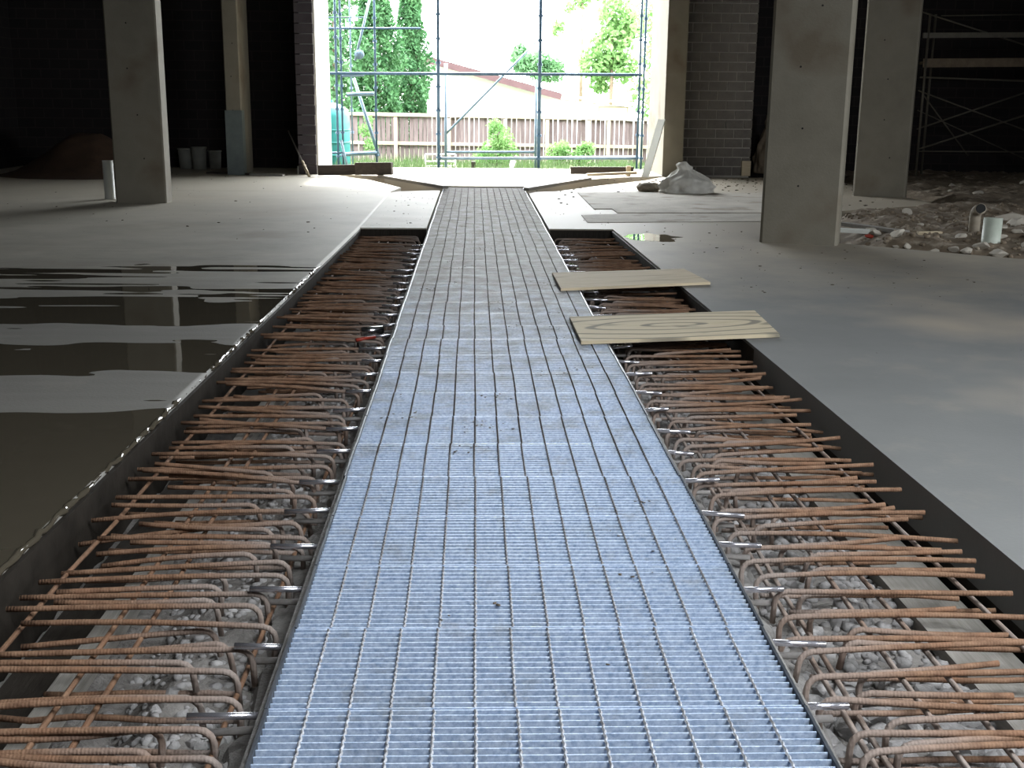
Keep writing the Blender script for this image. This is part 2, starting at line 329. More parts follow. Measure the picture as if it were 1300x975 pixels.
def wet_slab():
    ys = np.concatenate([np.linspace(FRONT_Y - 1.4, 3.0, 14)[:-1], np.linspace(3.0, 12.0, 330), np.linspace(12.0, 19.08, 8)[1:]])
    us = np.concatenate([np.linspace(0, 4.6, 130), np.linspace(4.6, 8.0, 8)[1:]])   # distance from the trench edge
    X, V = [], []
    n, k = len(ys), len(us)
    yy = np.repeat(ys, k); uu = np.tile(us, n)
    xx = np.maximum(edgeL(np.minimum(yy, 13.8)) - uu, WL)
    zz = slab_height(xx, yy)
    zz = np.where((yy > 3) & (yy < 12), zz, np.where(yy <= 3, -0.0035, 0.0035))
    V = np.stack([xx, yy, zz], 1)
    i = np.arange(n - 1)[:, None] * k + np.arange(k - 1)[None, :]; i = i.ravel()
    F = np.stack([i, i + k, i + k + 1, i + 1], 1)          # x falls with u, so this winds upward
    # vertical face along the trench and the far joint
    base = len(V); bot = np.stack([xx.reshape(n, k)[:, 0], ys, np.full(n, -0.2)], 1)
    V = np.concatenate([V, bot]); j = np.arange(n - 1)
    F2 = np.stack([j * k, base + j, base + j + 1, (j + 1) * k], 1)
    return raw_mesh('floor_left', V, np.concatenate([F, F2]), 'slab', True)
fl = struct(link('floor_left', wet_slab()), 'pale concrete slab with standing water beside the trench')
pud = MB().prism([(edgeL(-1) - 0.012, -1.0), (edgeL(11.2) - 0.012, 11.2), (-6.1, 11.2), (-6.1, -1.0)], -0.0032, 0.0)
tag(pud.build('puddle', 'water'), 'muddy brown water lying in streaks over the slab beside the trench', 'puddle')

def pool(name, cx, cy, rx, ry, z, label, seed):
    a = np.linspace(0, 2 * math.pi, 60, endpoint=False); k = 1 + .3 * vnoise(np.cos(a) * 2 + 9, np.sin(a) * 2 + 9, seed) + .15 * vnoise(np.cos(a) * 6 + 9, np.sin(a) * 6 + 9, seed + 1)
    tag(MB().prism([(cx + rx * q * math.cos(t), cy + ry * q * math.sin(t)) for t, q in zip(a, k)], z - .004, z).build(name, 'water'), label, 'puddle')
b = P(826, 301); pool('puddle', b.x, b.y, .30, .42, .0012, 'small shining puddle on the dusty slab near the trench end', 61)
pool('puddle', 1.28, 12.2, .3, 1.3, -.2, 'pool of water among the rebar at the far end of the right trench', 63)
# slabs further off
def slab(name, poly, m, label, z1=0.0, z0=-0.2):
    return struct(MB().prism([(p[0], p[1]) for p in poly], z0, z1).build(name, m), label)
slab('floor_far_left', [(WL, 19.1), (-1.36, 19.1), P(509, 238.5), P(470, 228.7), P(440, 224.2), (-3.0, 23.6), (-3.0, 25.4), (WL, 25.4)], 'slab', 'pale concrete floor by the dark left wall', 0.003)
slab('floor_infill_left', [(-1.34, 13.8), (-0.56, 13.8), (-0.56, 19.09), (-1.345, 19.09)], 'slab', 'pale concrete infill beyond the left trench')
slab('floor_apron', [P(488, 224.8), P(566, 240.5), (-0.5, 20.3), (0.86, 20.3), P(667, 242.5), P(745, 229.3), P(800, 226), (3.75, 23.4), (3.75, 25.6), (-3.0, 25.6), (-3.0, 23.4), P(440, 223)], 'slab', 'bright concrete apron in the wide opening', 0.02)
slab('floor_strip_left', [(-1.345, 19.1), (-0.56, 19.1), (-0.56, 19.6), P(507, 243)], 'slab', 'narrow concrete strip beside the end of the grating')
slab('floor_right', [(edgeR(-1.5), FRONT_Y - 1.4), (edgeR(13.8), 13.8), (0.89, 13.8), (0.89, 19.4), P(705, 243), P(760, 236), P(820, 229), (3.75, 23.4), (7.0, 23.4), (7.0, 17.5), (4.6, 16.0), (3.9, 12.6), (5.4, 11.35), (9, 11.0), (WR, 10.6), (WR, FRONT_Y - 1.4)], 'slab_smooth', 'smooth grey concrete slab beside the right trench')
tA = [P(733, 245), P(754, 266), P(777, 266), P(784, 271), P(966, 271), P(975, 246)]
slab('floor_topping_far', tA, 'slab_dusty', 'dusty raised concrete topping in front of the white sack', 0.014, 0.0005)
slab('floor_topping_near', [P(738, 273.5), P(746, 283), P(966, 281.5), P(966, 271.8), P(790, 272)], 'slab_dusty', 'narrow dusty topping strip beside the trench end', 0.009, 0.0005)

# rubble ground on the right
def terrain(name, x0, x1, y0, y1, nx, ny, fn, m, smooth=True):
    xs = np.linspace(x0, x1, nx); ys = np.linspace(y0, y1, ny); xx, yy = np.meshgrid(xs, ys); zz = fn(xx, yy)
    V = np.stack([xx.ravel(), yy.ravel(), zz.ravel()], 1)
    i = (np.arange(ny - 1)[:, None] * nx + np.arange(nx - 1)[None, :]).ravel()
    return raw_mesh(name, V, np.stack([i, i + 1, i + nx + 1, i + nx], 1), m, smooth)
def dirt_z(x, y):
    # inside the dirt area it is heaped, elsewhere kept under the slab
    lo = np.interp(x, [3.9, 5.4, 9, 13], [12.6, 11.35, 11.0, 10.6])
    left = np.interp(y, [12.6, 16, 17.5, 25], [3.95, 4.7, 7.1, 7.1])
    d = np.minimum(y - lo, x - left)
    h = np.clip(d / 0.6, 0, 1)
    return -0.22 + h * (0.24 + 0.05 * vnoise(x * 1.5, y * 1.5, 2) + 0.04 * vnoise(x * 5, y * 5, 4) + 0.022 * vnoise(x * 13, y * 13, 6)) + 0.10 * np.exp(-((x - 6.6) ** 2 + (y - 13.2) ** 2) / 0.8)
struct(link('floor_dirt', terrain('floor_dirt', 3.9, WR, 10.6, 25.4, 190, 260, dirt_z, 'dirt')), 'rough brown dirt with rubble behind the right slab')

# walls, ceiling
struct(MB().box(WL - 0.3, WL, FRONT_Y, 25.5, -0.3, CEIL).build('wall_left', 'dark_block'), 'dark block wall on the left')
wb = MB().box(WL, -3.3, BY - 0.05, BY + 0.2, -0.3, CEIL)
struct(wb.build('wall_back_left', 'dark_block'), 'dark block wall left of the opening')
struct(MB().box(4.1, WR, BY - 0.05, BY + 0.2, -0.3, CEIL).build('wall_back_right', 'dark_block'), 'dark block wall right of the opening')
r = MB().box(WL - .3, WR + .3, ADDED_HOLE[3], 25.7, CEIL, CEIL + .2).box(WL - .3, WR + .3, FRONT_Y - .3, ADDED_HOLE[2], CEIL, CEIL + .2)  # ceiling left open around the added roof hole
r.box(WL - .3, ADDED_HOLE[0], ADDED_HOLE[2], ADDED_HOLE[3], CEIL, CEIL + .2).box(ADDED_HOLE[1], WR + .3, ADDED_HOLE[2], ADDED_HOLE[3], CEIL, CEIL + .2)
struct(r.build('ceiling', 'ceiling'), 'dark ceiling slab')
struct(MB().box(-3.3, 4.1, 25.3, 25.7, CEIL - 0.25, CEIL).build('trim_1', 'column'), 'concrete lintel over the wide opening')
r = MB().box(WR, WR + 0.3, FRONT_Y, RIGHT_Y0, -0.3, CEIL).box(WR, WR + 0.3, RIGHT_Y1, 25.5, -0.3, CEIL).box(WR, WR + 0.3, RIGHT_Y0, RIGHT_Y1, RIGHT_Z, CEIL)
struct(r.build('wall_right', 'dark_block'), 'dark block wall with an added side opening')
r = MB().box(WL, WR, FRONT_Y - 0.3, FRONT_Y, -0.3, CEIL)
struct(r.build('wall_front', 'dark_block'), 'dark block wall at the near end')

# piers at the wide opening
lp = struct(MB().box(-3.36, -3.06, 23.4, 25.6, -0.2, CEIL).build('wall_pier_left', 'reveal'), 'pale rendered return wall left of the opening')
hb = [MB().box(-0.197 + (0.0), 0.0, 0, 0.19, 0, 0.175)]
for k in range(30):                               # dark blocks at the head of the left return
    b = MB().box(-3.44, -3.10 if k % 2 else -3.09, 23.33, 23.43, 0.008 + k * 0.19, 0.182 + k * 0.19).build('block', 'dark_face', lp)
rp = struct(MB().box(3.76, 4.16, 23.5, 25.6, -0.2, CEIL).build('wall_pier_right', 'column'), 'plain concrete pier right of the opening')
bw = struct(MB().box(4.16, 5.62, 24.02, 24.2, -0.2, CEIL).build('wall_blockwork', 'mortar'), 'grey blockwork pier with pale mortar joints')
bl, bh = 0.372, 0.187
full = MB().box(0, bl - 0.02, 0, 0.06, 0, bh - 0.02).mesh('block', 'block')
half = MB().box(0, bl / 2 - 0.02, 0, 0.06, 0, bh - 0.02).mesh('block', 'block')
for k in range(30):
    x = 4.165; first = k % 2
    while x < 5.6:
        L_ = bl / 2 if first else bl
        if x + L_ > 5.66: L_ = bl / 2
        first = 0
        o = link('block', full if L_ == bl else half, bw, (x, 24.0 + random.uniform(-0.006, 0.004), 0.006 + k * bh)); x += L_

# columns
def column(name, x0, x1, y, depth, ch, label, rz=0.0, m='column'):
    w = x1 - x0; e = tag(empty(name, ((x0 + x1) / 2, y, 0), rz), label, 'column')
    chamfer_box(-w / 2, w / 2, 0, depth, -0.19, CEIL, ch).build('shaft', m, e)
    for z in (0.62, 1.22, 1.85, 2.45):
        for sx in (random.uniform(-.15, .15),):
            MB().tube([(sx * w, 0.004, z + 0.03 * sx), (sx * w, -0.0015, z + 0.03 * sx)], 0.011, 8).build('tie_hole', 'black', e)
    for z in (1.02, 2.05):
        MB().box(-w / 2 + ch, w / 2 - ch, -0.003, 0.002, z, z + 0.006).build('form_joint', 'column', e)
    return e
column('concrete_column', -5.07, -4.36, 16.80, 0.34, 0.02, 'square concrete column beside the short upright white pipe')
column('concrete_column', 3.08, 3.90, 12.44, 0.55, 0.03, 'broad concrete column at the edge of the rubble', math.radians(-20))
column('concrete_column', 6.16, 6.98, 18.9, 0.6, 0.025, 'concrete column between the broad column and the dim scaffold', math.radians(-22))
sc_ = column('concrete_column', -4.74, -4.45, 23.0, 1.0, 0.015, 'slim concrete column wrapped in blue-grey sheet at its foot')
MB().box(-0.165, 0.155, -0.02, 0.25, 0.0, 1.22).build('foot_wrap', 'wrap', sc_)

# ------------------------------------------------------------------ trench
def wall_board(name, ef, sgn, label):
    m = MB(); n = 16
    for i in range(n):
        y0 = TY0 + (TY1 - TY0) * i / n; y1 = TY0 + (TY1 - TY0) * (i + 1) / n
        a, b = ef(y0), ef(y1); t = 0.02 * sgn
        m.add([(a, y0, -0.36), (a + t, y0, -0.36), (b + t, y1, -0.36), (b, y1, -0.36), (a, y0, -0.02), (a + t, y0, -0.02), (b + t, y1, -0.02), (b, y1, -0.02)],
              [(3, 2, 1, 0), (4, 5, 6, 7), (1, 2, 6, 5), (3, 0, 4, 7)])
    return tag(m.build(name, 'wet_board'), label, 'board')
wall_board('formwork_board', edgeL, 1, 'dark wet formwork board under the edge of the puddled slab')
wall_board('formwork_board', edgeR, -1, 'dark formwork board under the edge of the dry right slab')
tag(MB().box(-1.33, -0.56, 13.77, 13.798, -0.36, -0.015).build('formwork_board', 'wet_board'), 'dark board closing the far end of the left trench', 'board')
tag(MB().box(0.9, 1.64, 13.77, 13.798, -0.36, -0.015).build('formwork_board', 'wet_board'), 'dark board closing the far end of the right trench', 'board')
# lumpy wet lip along the slab edge
m = MB(); pts = []; rad = []
y = 2.3
while y < 10.8:
    pts.append((edgeL(y) - 0.004 + random.uniform(-.006, .006), y, -0.006 + random.uniform(-.006, .004))); rad.append(random.uniform(0.006, 0.015) * (1.1 if float(vnoise(np.array([y * 1.3]), np.array([.5]), 88)[0]) > -.1 else .4)); y += random.uniform(0.02, 0.06)
m.tube(pts, rad, 6)
lip = m.build('edge_lip', 'water', fl, True)

# gravel and cement bed
def bedL(x, y):
    u = -0.55 - x
    return -0.21 - np.clip((u - 0.34) / 0.16, 0, 1) * 0.11 + 0.018 * vnoise(x * 7, y * 7, 31) + 0.012 * vnoise(x * 18, y * 18, 33)
def bedR(x, y):
    u = x - 0.88
    return -0.23 - np.clip((u - 0.50) / 0.2, 0, 1) * 0.07 + 0.016 * vnoise(x * 7, y * 7, 41) + 0.012 * vnoise(x * 18, y * 18, 43)
bl_ = struct(link('floor_bed_left', terrain('floor_bed_left', -1.50, -0.56, -0.9, 13.75, 40, 420, bedL, 'bed')), 'grey cement and stone bed of the left trench')
br_ = struct(link('floor_bed_right', terrain('floor_bed_right', 0.89, 1.80, -0.9, 13.75, 40, 420, bedR, 'bed')), 'grey gravel bed of the right trench')
def stone_mesh(seed, sub=2):
    bm = bmesh.new(); bmesh.ops.create_icosphere(bm, subdivisions=sub, radius=1.0); rn = random.Random(seed)
    cuts = [Vector((rn.uniform(-1, 1), rn.uniform(-1, 1), rn.uniform(-1, 1))).normalized() for _ in range(7)]
    for v in bm.verts:
        for c in cuts:
            d = v.co.dot(c)
            if d > 0.62: v.co -= c * (d - 0.62)
        v.co.x *= 1.25; v.co.z *= 0.8
    me = bpy.data.meshes.new('stone'); bm.to_mesh(me); bm.free(); me.materials.append(M['stone']); return me
SM = [stone_mesh(i) for i in range(7)]
def scatter(n, x0, x1, y0, y1, fn, s0, s1, sink):
    xs = RNG.uniform(x0, x1, n); ys = RNG.uniform(y0, y1, n); ss = RNG.uniform(s0, s1, n) ** 1.0
    zs = fn(xs, ys) + ss * sink; return xs, ys, zs, ss
def stones(parent, n, args):
    for x, y, z, s in zip(*scatter(n, *args)):
        o = link('stone', random.choice(SM), parent, (x, y, z)); o.scale = (s,) * 3
        o.rotation_euler = (random.uniform(-.6, .6), random.uniform(-.6, .6), random.uniform(0, 6.28))
def stone_mass(parent, n, args):
    base = [np.array([v.co[:] for v in me.vertices]) for me in (stone_mesh(50, 1), stone_mesh(51, 1), stone_mesh(52, 1))]
    fb = [np.array([p.vertices[:] for p in me.polygons]) for me in (stone_mesh(50, 1),)][0]
    V, F = [], []; k = 0
    for x, y, z, s in zip(*scatter(n, *args)):
        a, b = RNG.uniform(0, 6.28, 2); b *= 0.15
        R_ = np.array([[math.cos(a), -math.sin(a), 0], [math.sin(a), math.cos(a), 0], [0, 0, 1]]) @ np.array([[1, 0, 0], [0, math.cos(b), -math.sin(b)], [0, math.sin(b), math.cos(b)]])
        v = (base[k % 3] * s) @ R_.T + (x, y, z); V.append(v); F.append(fb + k * len(base[0])); k += 1
    o = link('gravel', raw_mesh('gravel', np.concatenate(V), np.concatenate(F), 'stone'), parent); o['kind'] = 'stuff'
stones(br_, 190, (0.98, 1.58, 2.15, 3.25, bedR, 0.02, 0.05, 0.3))
stones(bl_, 110, (-1.05, -0.62, 2.05, 3.1, bedL, 0.014, 0.030, 0.0))
stone_mass(br_, 2600, (0.93, 1.58, 1.9, 9.0, bedR, 0.012, 0.036, 0.15))
stone_mass(bl_, 1900, (-1.10, -0.58, 1.9, 9.0, bedL, 0.010, 0.024, -0.1))

# timber battens lying lengthwise in the trenches
def batten(x, y0, y1, w, z, th, label, m='grey_timber', dx=0.0):
    p = [(x - w / 2, y0), (x + w / 2, y0), (x + w / 2 + dx, y1), (x - w / 2 + dx, y1)]
    return tag(MB().prism(p, z - th, z).build('timber_batten', m), label, 'timber')
batten(-1.27, -0.5, 9.2, 0.085, -0.235, 0.05, 'pale timber batten on the floor of the left trench', dx=0.10)
batten(-1.40, -0.5, 9.2, 0.15, -0.255, 0.03, 'dark wet form ply beside the left trench batten', 'wet_board', dx=0.10)
batten(1.63, 0.5, 9.0, 0.13, -0.225, 0.05, 'pale timber batten nearer the gravel of the right trench', dx=-0.11)
batten(1.752, 0.5, 9.0, 0.085, -0.240, 0.05, 'narrow pale timber batten nearer the slab of the right trench', dx=-0.11)

# drain channel under the grating
dr = tag(empty('trench_drain', ((GX0 + GX1) / 2, 8, 0)), 'long concrete drain channel under the steel grating with bright dowels', 'drain')
def rel(o, root):
    o.location = o.location - root.location; return o
for sx, s in ((GX0, -1), (GX1, 1)):
    rel(MB().box(min(sx - s * 0.03, sx + s * 0.03), max(sx - s * 0.03, sx + s * 0.03), -0.9, 20.3, -0.5, -0.04).build('channel_wall', 'haunch', dr), dr)
    m = MB(); n = 170
    for i in range(n):                             # ragged concrete haunch outside the channel wall
        y0, y1 = -0.9 + 14.6 * i / n, -0.9 + 14.6 * (i + 1) / n
        w0, w1 = (0.085 + 0.05 * float(vnoise(np.array([q * 4.0]), np.array([s * 3.3]), 8)[0]) + 0.03 * float(vnoise(np.array([q * 13.0]), np.array([s * 3.3]), 9)[0]) for q in (y0, y1))
        a = sx + s * 0.02
        m.add([(a, y0, -0.155), (a + s * w0, y0, -0.18), (a + s * (w0 + .06), y0, -0.28), (a, y1, -0.155), (a + s * w1, y1, -0.18), (a + s * (w1 + .06), y1, -0.28)], [(0, 1, 4, 3), (1, 2, 5, 4)])
    rel(m.build('haunch', 'haunch', dr), dr)
    pl = 0.4635
    for i in range(29):
        y = 2.0 + i * 0.38 + random.uniform(-.03, .03)
        if y > 13.6: break
        ln = random.uniform(0.15, 0.22); tz = random.uniform(-.012, .012); ty = random.uniform(-.015, .015)
        rel(MB().tube([(sx + s * 0.02, y, -0.062), (sx + s * ln, y + ty, -0.062 + tz)], 0.0098, 10).build('dowel_bar', 'dowel', dr, True), dr)
        if i % 2 == 0 or y < 5:
            rel(MB().tube([(sx + s * 0.02, y + .03, -0.118), (sx + s * (ln - .03), y + .03 + ty, -0.122)], 0.011, 8).build('lower_bar', 'oldbar', dr, True), dr)
rel(MB().box(GX0 + 0.03, GX1 - 0.03, -0.9, 20.3, -0.52, -0.46).build('channel_floor', 'haunch', dr), dr)

# grating panels
PW = GX1 - GX0; PL = 0.4635; NB = 15; NR = 12
bar_me = MB().box(-PW / 2 + 0.008, PW / 2 - 0.008, -0.0022, 0.0022, -0.032, 0.0).mesh('bearing_bar', 'galv')
end_me = MB().box(-PW / 2 + 0.008, PW / 2 - 0.008, -0.0026, 0.0026, -0.032, 0.0).mesh('end_bar', 'galv')
def rod_path(x):
    return [(x + (0.0016 if i % 2 else -0.0016), -PL / 2 + 0.006 + (PL - 0.012) * i / 30, -0.0012) for i in range(31)]
rod_me = MB().tube(rod_path(0), 0.0042, 4).mesh('cross_rod', 'rod')
edge_me = MB().box(-0.004, 0.004, -PL / 2 + 0.002, PL / 2 - 0.002, -0.04, 0.004).mesh('edge_bar', 'edge')
grid = MB()
for i in range(1, NB):
    y = -PL / 2 + PL * i / NB; grid.box(-PW / 2 + 0.008, PW / 2 - 0.008, y - 0.0022, y + 0.0022, -0.032, 0.0)
grid_me = grid.mesh('bearing_bars', 'galv')
rods = MB()
ROD_X = [-PW / 2 + PW * (i + 1) / (NR + 1) for i in range(NR)]
n_panels = 41
y_first = 2.664 - 2 * PL                           # panel seams fall on the seams in view
for p in range(n_panels):
    yc = y_first + (p + 0.5) * PL
    if yc + PL / 2 > 20.32: break
    e = tag(empty('grating_panel', ((GX0 + GX1) / 2 + random.uniform(-.003, .003), yc, random.uniform(-.001, .0015)), random.uniform(-.0012, .0012)),
            'galvanised steel grating panel laid in a row over the drain', 'grating', 'grating panels over the drain')
    for sx in (-1, 1):
        link('edge_bar', edge_me, e, (sx * (PW / 2 - 0.002), 0, 0))
        link('end_bar', end_me, e, (0, sx * (PL / 2 - 0.006), -.0005))
    for x in ROD_X: link('cross_rod', rod_me, e, (x + random.uniform(-.002, .002), 0, 0))
    if p < 15:
        for i in range(1, NB):
            link('bearing_bar', bar_me, e, (0, -PL / 2 + PL * i / NB, random.uniform(-.0006, .0004)))
    else:
        o = link('bearing_bars', grid_me, e); o['kind'] = 'stuff'

# ------------------------------------------------------------------ reinforcement
def hooked(length, drop, seed, r=0.0098):
    """bar with its bend at the origin, running along -x, the hook turned down"""
    rn = random.Random(seed); R_ = 0.042; pts = []
    bend = rn.uniform(-.02, .02); ca = rn.uniform(-.012, .012); lift = rn.uniform(-.02, .022)
    pts.append((0.0 + rn.uniform(-.01, .012), 0, -drop))
    for a in (0, 30, 60, 90):
        q = math.radians(a); pts.append((-R_ + R_ * math.cos(q), 0, -R_ + R_ * math.sin(q)))
    for i in range(1, 8):
        t = i / 7; pts.append((-R_ - t * (length - R_), bend * t * t, lift * t + ca * math.sin(math.pi * t)))
    return MB().tube(pts, r, 8).mesh('hooked_bar', 'rust', True)
LONG = [hooked(random.uniform(0.72, 0.90), random.uniform(0.09, 0.15), i) for i in range(14)]
SHORT = [hooked(random.uniform(0.42, 0.62), random.uniform(0.08, 0.14), 40 + i) for i in range(12)]
def straight(l, seed):
    rn = random.Random(seed)
    return MB().tube([(-l * i / 6, rn.uniform(-.006, .006), rn.uniform(-.004, .004)) for i in range(7)], 0.009, 8).mesh('straight_bar', 'rust', True)
STR = [straight(random.uniform(0.55, 0.75), 90 + i) for i in range(6)]
def cage(side):
    s = -1 if side == 'L' else 1
    e = tag(empty('rebar_cage', (0, 8, -0.2)), 'rusty steel reinforcement bars in the trench beside the ' + ('puddled slab' if s < 0 else 'dry slab with the planks'), 'rebar')
    def put(name, me, x, y, z, rz, ry):
        o = link(name, me, e, (x, y - 8, z + 0.2)); reach = abs((edgeL if s < 0 else edgeR)(y) - x) - 0.035
        lg = max(abs(v.co.x) for v in me.vertices); o.scale.x = min(1.0, reach / lg); o.rotation_euler = (random.uniform(-.12, .12), ry, (math.pi if s > 0 else 0) + rz); return o
    y = 1.75
    while y < 13.6:
        hx = (GX0 - 0.10) if s < 0 else (GX1 + 0.10)
        put('hooked_bar', random.choice(LONG), hx + s * random.uniform(-.02, .06), y, -0.085 + random.uniform(-.012, .012), random.gauss(0, .05), random.gauss(0, .026))
        y2 = y + random.uniform(0.02, 0.07)
        put('hooked_bar', random.choice(SHORT), hx + s * random.uniform(0.10, 0.24), y2, -0.088 + random.uniform(-.015, .015), random.gauss(0, .07), random.gauss(0, .028))
        if random.random() < 0.75:
            put('straight_bar', random.choice(STR), hx + s * random.uniform(0.0, 0.12), y + random.uniform(.0, .08), -0.165 + random.uniform(-.02, .015), random.gauss(0, .03), random.gauss(0, .01))
        y += 0.142 * random.uniform(0.75, 1.25)
    xs = [(-1.43, -0.112), (-1.13, -0.115), (-1.03, -0.118), (-0.68, -0.16)] if s < 0 else [(1.02, -0.15), (1.07, -0.165), (1.23, -0.115), (1.40, -0.118), (1.70, -0.112)]
    for k, (x, z) in enumerate(xs):
        dx = (0.16 if s < 0 else -0.18) if abs(x) > 1.35 else 0.05
        m = MB().tube([(x + dx * i / 24 + random.uniform(-.006, .006), 1.2 - 8 + 12.4 * i / 24, z + 0.2 + random.uniform(-.004, .004)) for i in range(25)], 0.0085, 8)
        m.build('longitudinal_bar', 'rust', e, True)
    return e
cage('L'); cage('R')

# planks bridging the right trench
def corner_plank(px, m, label, th=0.022):
    c = [P(x, y, th + .004) for x, y in px]; o_ = sum(c, Vector()) / 4; rz = math.atan2(c[1].y - c[0].y, c[1].x - c[0].x); R_ = Matrix.Rotation(-rz, 3, 'Z')
    l = [R_ @ (q - o_) for q in c]
    mm = MB().prism([(q.x, q.y) for q in l], 0, th).build('plank', m); mm.location = (o_.x, o_.y, .004); mm.rotation_euler = (0, 0, rz); return tag(mm, label, 'plank')
corner_plank([(712, 366), (902, 358), (868, 341), (701, 346)], 'timber', 'plain pale timber plank across the right trench')
corner_plank([(738, 433), (990, 424), (958, 394), (723, 402)], 'stained', 'wider pale timber plank with dark scribbled stains across the right trench')

# tools left in the left trench
o = MB().tube([P(459, 421, -.05), P(486, 419, -.05)], 0.03, 14).build('steel_tube', 'steel_bright', None, True)
tag(o, 'short shiny steel tube lying on the rebar beside the grating', 'tube')
o = MB().tube([P(452, 432, -.06), P(462, 430, -.055), P(476, 428, -.06)], 0.012, 8).build('hand_tool', 'red', None, True)
tag(o, 'red handled tool lying on the rebar beside the steel tube', 'tool')

# ------------------------------------------------------------------ pit edges and boards by the opening
def beam_thing(name, p0, p1, w, h, m, label, cat='timber'):
    o = MB().beam(p0, p1, w, h).build(name, m); return tag(o, label, cat)
q0, q1 = P(482, 223.5, 0.05), P(566, 238, 0.05)
beam_thing('edge_plank', q0, q1, 0.09, 0.05, 'grey_timber', 'timber edge plank along the pit left of the grating end')
q0, q1 = P(668, 240.5, 0.05), P(748, 227, 0.05)
beam_thing('edge_plank', q0, q1, 0.09, 0.05, 'grey_timber', 'timber edge plank along the pit right of the grating end')
a, b = P(404, 223, Y=22.7), P(464, 223, Y=22.7)
beam_thing('form_panel', a + Vector((0, 0, .1)), b + Vector((0, 0, .12)), 0.06, 0.19, 'dark_timber', 'long black form panel standing on edge at the left of the opening', 'panel')
a, b = P(452, 221, Y=22.55), P(498, 219.5, Y=22.2)
beam_thing('form_panel', a + Vector((0, 0, .10)), b + Vector((0, 0, .08)), 0.07, 0.23, 'dark_timber', 'short black form panel leaning over the pit left of the grating end', 'panel')
a, b = P(724, 221, Y=23.0), P(804, 221, Y=23.0)
beam_thing('form_panel', a + Vector((0, 0, .07)), b + Vector((0, 0, .07)), 0.06, 0.14, 'dark_timber', 'dark timber beam on edge at the right of the opening', 'timber')
a, b = P(745, 224, Y=22.6), P(808, 222, Y=22.7)
beam_thing('timber_offcut', a + Vector((0, 0, .03)), b + Vector((0, 0, .04)), 0.1, 0.05, 'timber', 'pale timber length lying in front of the dark beam')
p = P(797, 216, Y=22.95)
tag(MB().box(-.04, .04, -.04, .04, 0, .2).build('timber_block', 'timber', None, False, (p.x, p.y - .1, 0.04)), 'small upright timber block against the dark beam', 'timber')
beam_thing('leaning_timber', P(819, 225, 0.03), P(840, 152, Y=23.44), 0.15, 0.03, 'pvc', 'white timber board leaning on the concrete pier', 'board')

# ------------------------------------------------------------------ loose things inside
def sack(name, loc, sx, sy, sz, m, label, neck=True, seed=1):
    bm = bmesh.new(); bmesh.ops.create_icosphere(bm, subdivisions=5, radius=1.0); rn = seed * 7
    co = np.array([v.co[:] for v in bm.verts])
    a = np.arctan2(co[:, 1], co[:, 0]); n1 = vnoise(a * 3 + 10, co[:, 2] * 2.5, rn); n2 = vnoise(a * 8 + 30, co[:, 2] * 6, rn + 1)
    n3 = vnoise(co[:, 0] * 2 + 5, co[:, 1] * 2 + co[:, 2] * 2, rn + 2)
    for v, q1_, q2_, q3_ in zip(bm.verts, n1, n2, n3):
        x, y_, z = v.co; z01 = (z + 1) / 2
        k = 1 + 0.10 * q1_ + 0.06 * q2_ + 0.14 * q3_
        prof = math.sqrt(max(0, 1 - max(z, -0.5) ** 2)) if not neck else np.interp(z01, [0, .05, .25, .5, .68, .78, .88, 1.0], [.9, 1, 1.0, .8, .48, .26, .30, .12])
        r_ = math.hypot(x, y_) or 1e-6
        v.co.x = x / r_ * prof * k * sx * min(1, r_ * 3); v.co.y = y_ / r_ * prof * k * sy * min(1, r_ * 3)
        v.co.z = max(0, z01 * sz * (1 + 0.08 * q3_) - 0.03)
        if neck: v.co.x -= 0.16 * sx * z01 ** 2
    me = bpy.data.meshes.new(name); bm.to_mesh(me); bm.free(); me.materials.append(M[m]); me.polygons.foreach_set('use_smooth', [True] * len(me.polygons))
    return tag(link(name, me, None, loc), label, 'sack')
b = P(872, 245)
sack('cloth_sack', (b.x, b.y, 0.012), 0.44, 0.36, 0.52, 'sack', 'slumped white cloth sack with a gathered neck', True, 3)
b = P(824, 243)
sack('small_sack', (b.x, b.y, 0.0), 0.19, 0.16, 0.19, 'clay', 'small brown sack beside the white cloth sack', False, 5)

def pipe(name, loc, r, h, m, label, tilt=(0, 0, 0), parent=None):
    e = tag(empty(name, loc), label, 'pipe'); e.rotation_euler = tilt
    mm = MB(); k = 24; t = 0.012
    vs_ = []; 
    for rr, z in ((r, -0.08), (r, h), (r - t, h), (r - t, h - 0.5 if h > .5 else 0)):
        vs_ += [(rr * math.cos(2 * math.pi * j / k), rr * math.sin(2 * math.pi * j / k), z) for j in range(k)]
    fs_ = [(i * k + j, i * k + (j + 1) % k, (i + 1) * k + (j + 1) % k, (i + 1) * k + j) for i in range(3) for j in range(k)]
    mm.add(vs_, fs_).build('wall', m, e, True)
    mm = MB(); mm.tube([(0, 0, h - .035 if h < .5 else h - .4), (0, 0, h - .025 if h < .5 else h - .39)], r - t * 0.9, 20).build('bore_shade_disc', 'black', e)  # black disc set in as the shade inside the pipe
    return e
b = P(140, 253); pipe('upright_pipe', (b.x, b.y, 0), 0.075, 0.56, 'pvc', 'short white plastic pipe standing beside the square column')
b = P(1238, 303); e = tag(empty('elbow_pipe', (b.x, b.y, 0)), 'dirty pipe stub with an open elbow mouth in the rubble', 'pipe')
path = [(0, .06, -.1), (0, .06, .24)] + [(0, .06 - .09 * (1 - math.cos(math.radians(a))), .24 + .09 * math.sin(math.radians(a))) for a in (25, 50, 75)] + [(-.01, -.09, .345)]
MB().tube(path, 0.062, 18).build('wall', 'clay', e, True); MB().tube([(-.01, -.085, .345), (-.0105, -.096, .346)], 0.054, 18).build('bore_shade_disc', 'black', e)  # black disc on the end paints the shade of the elbow mouth
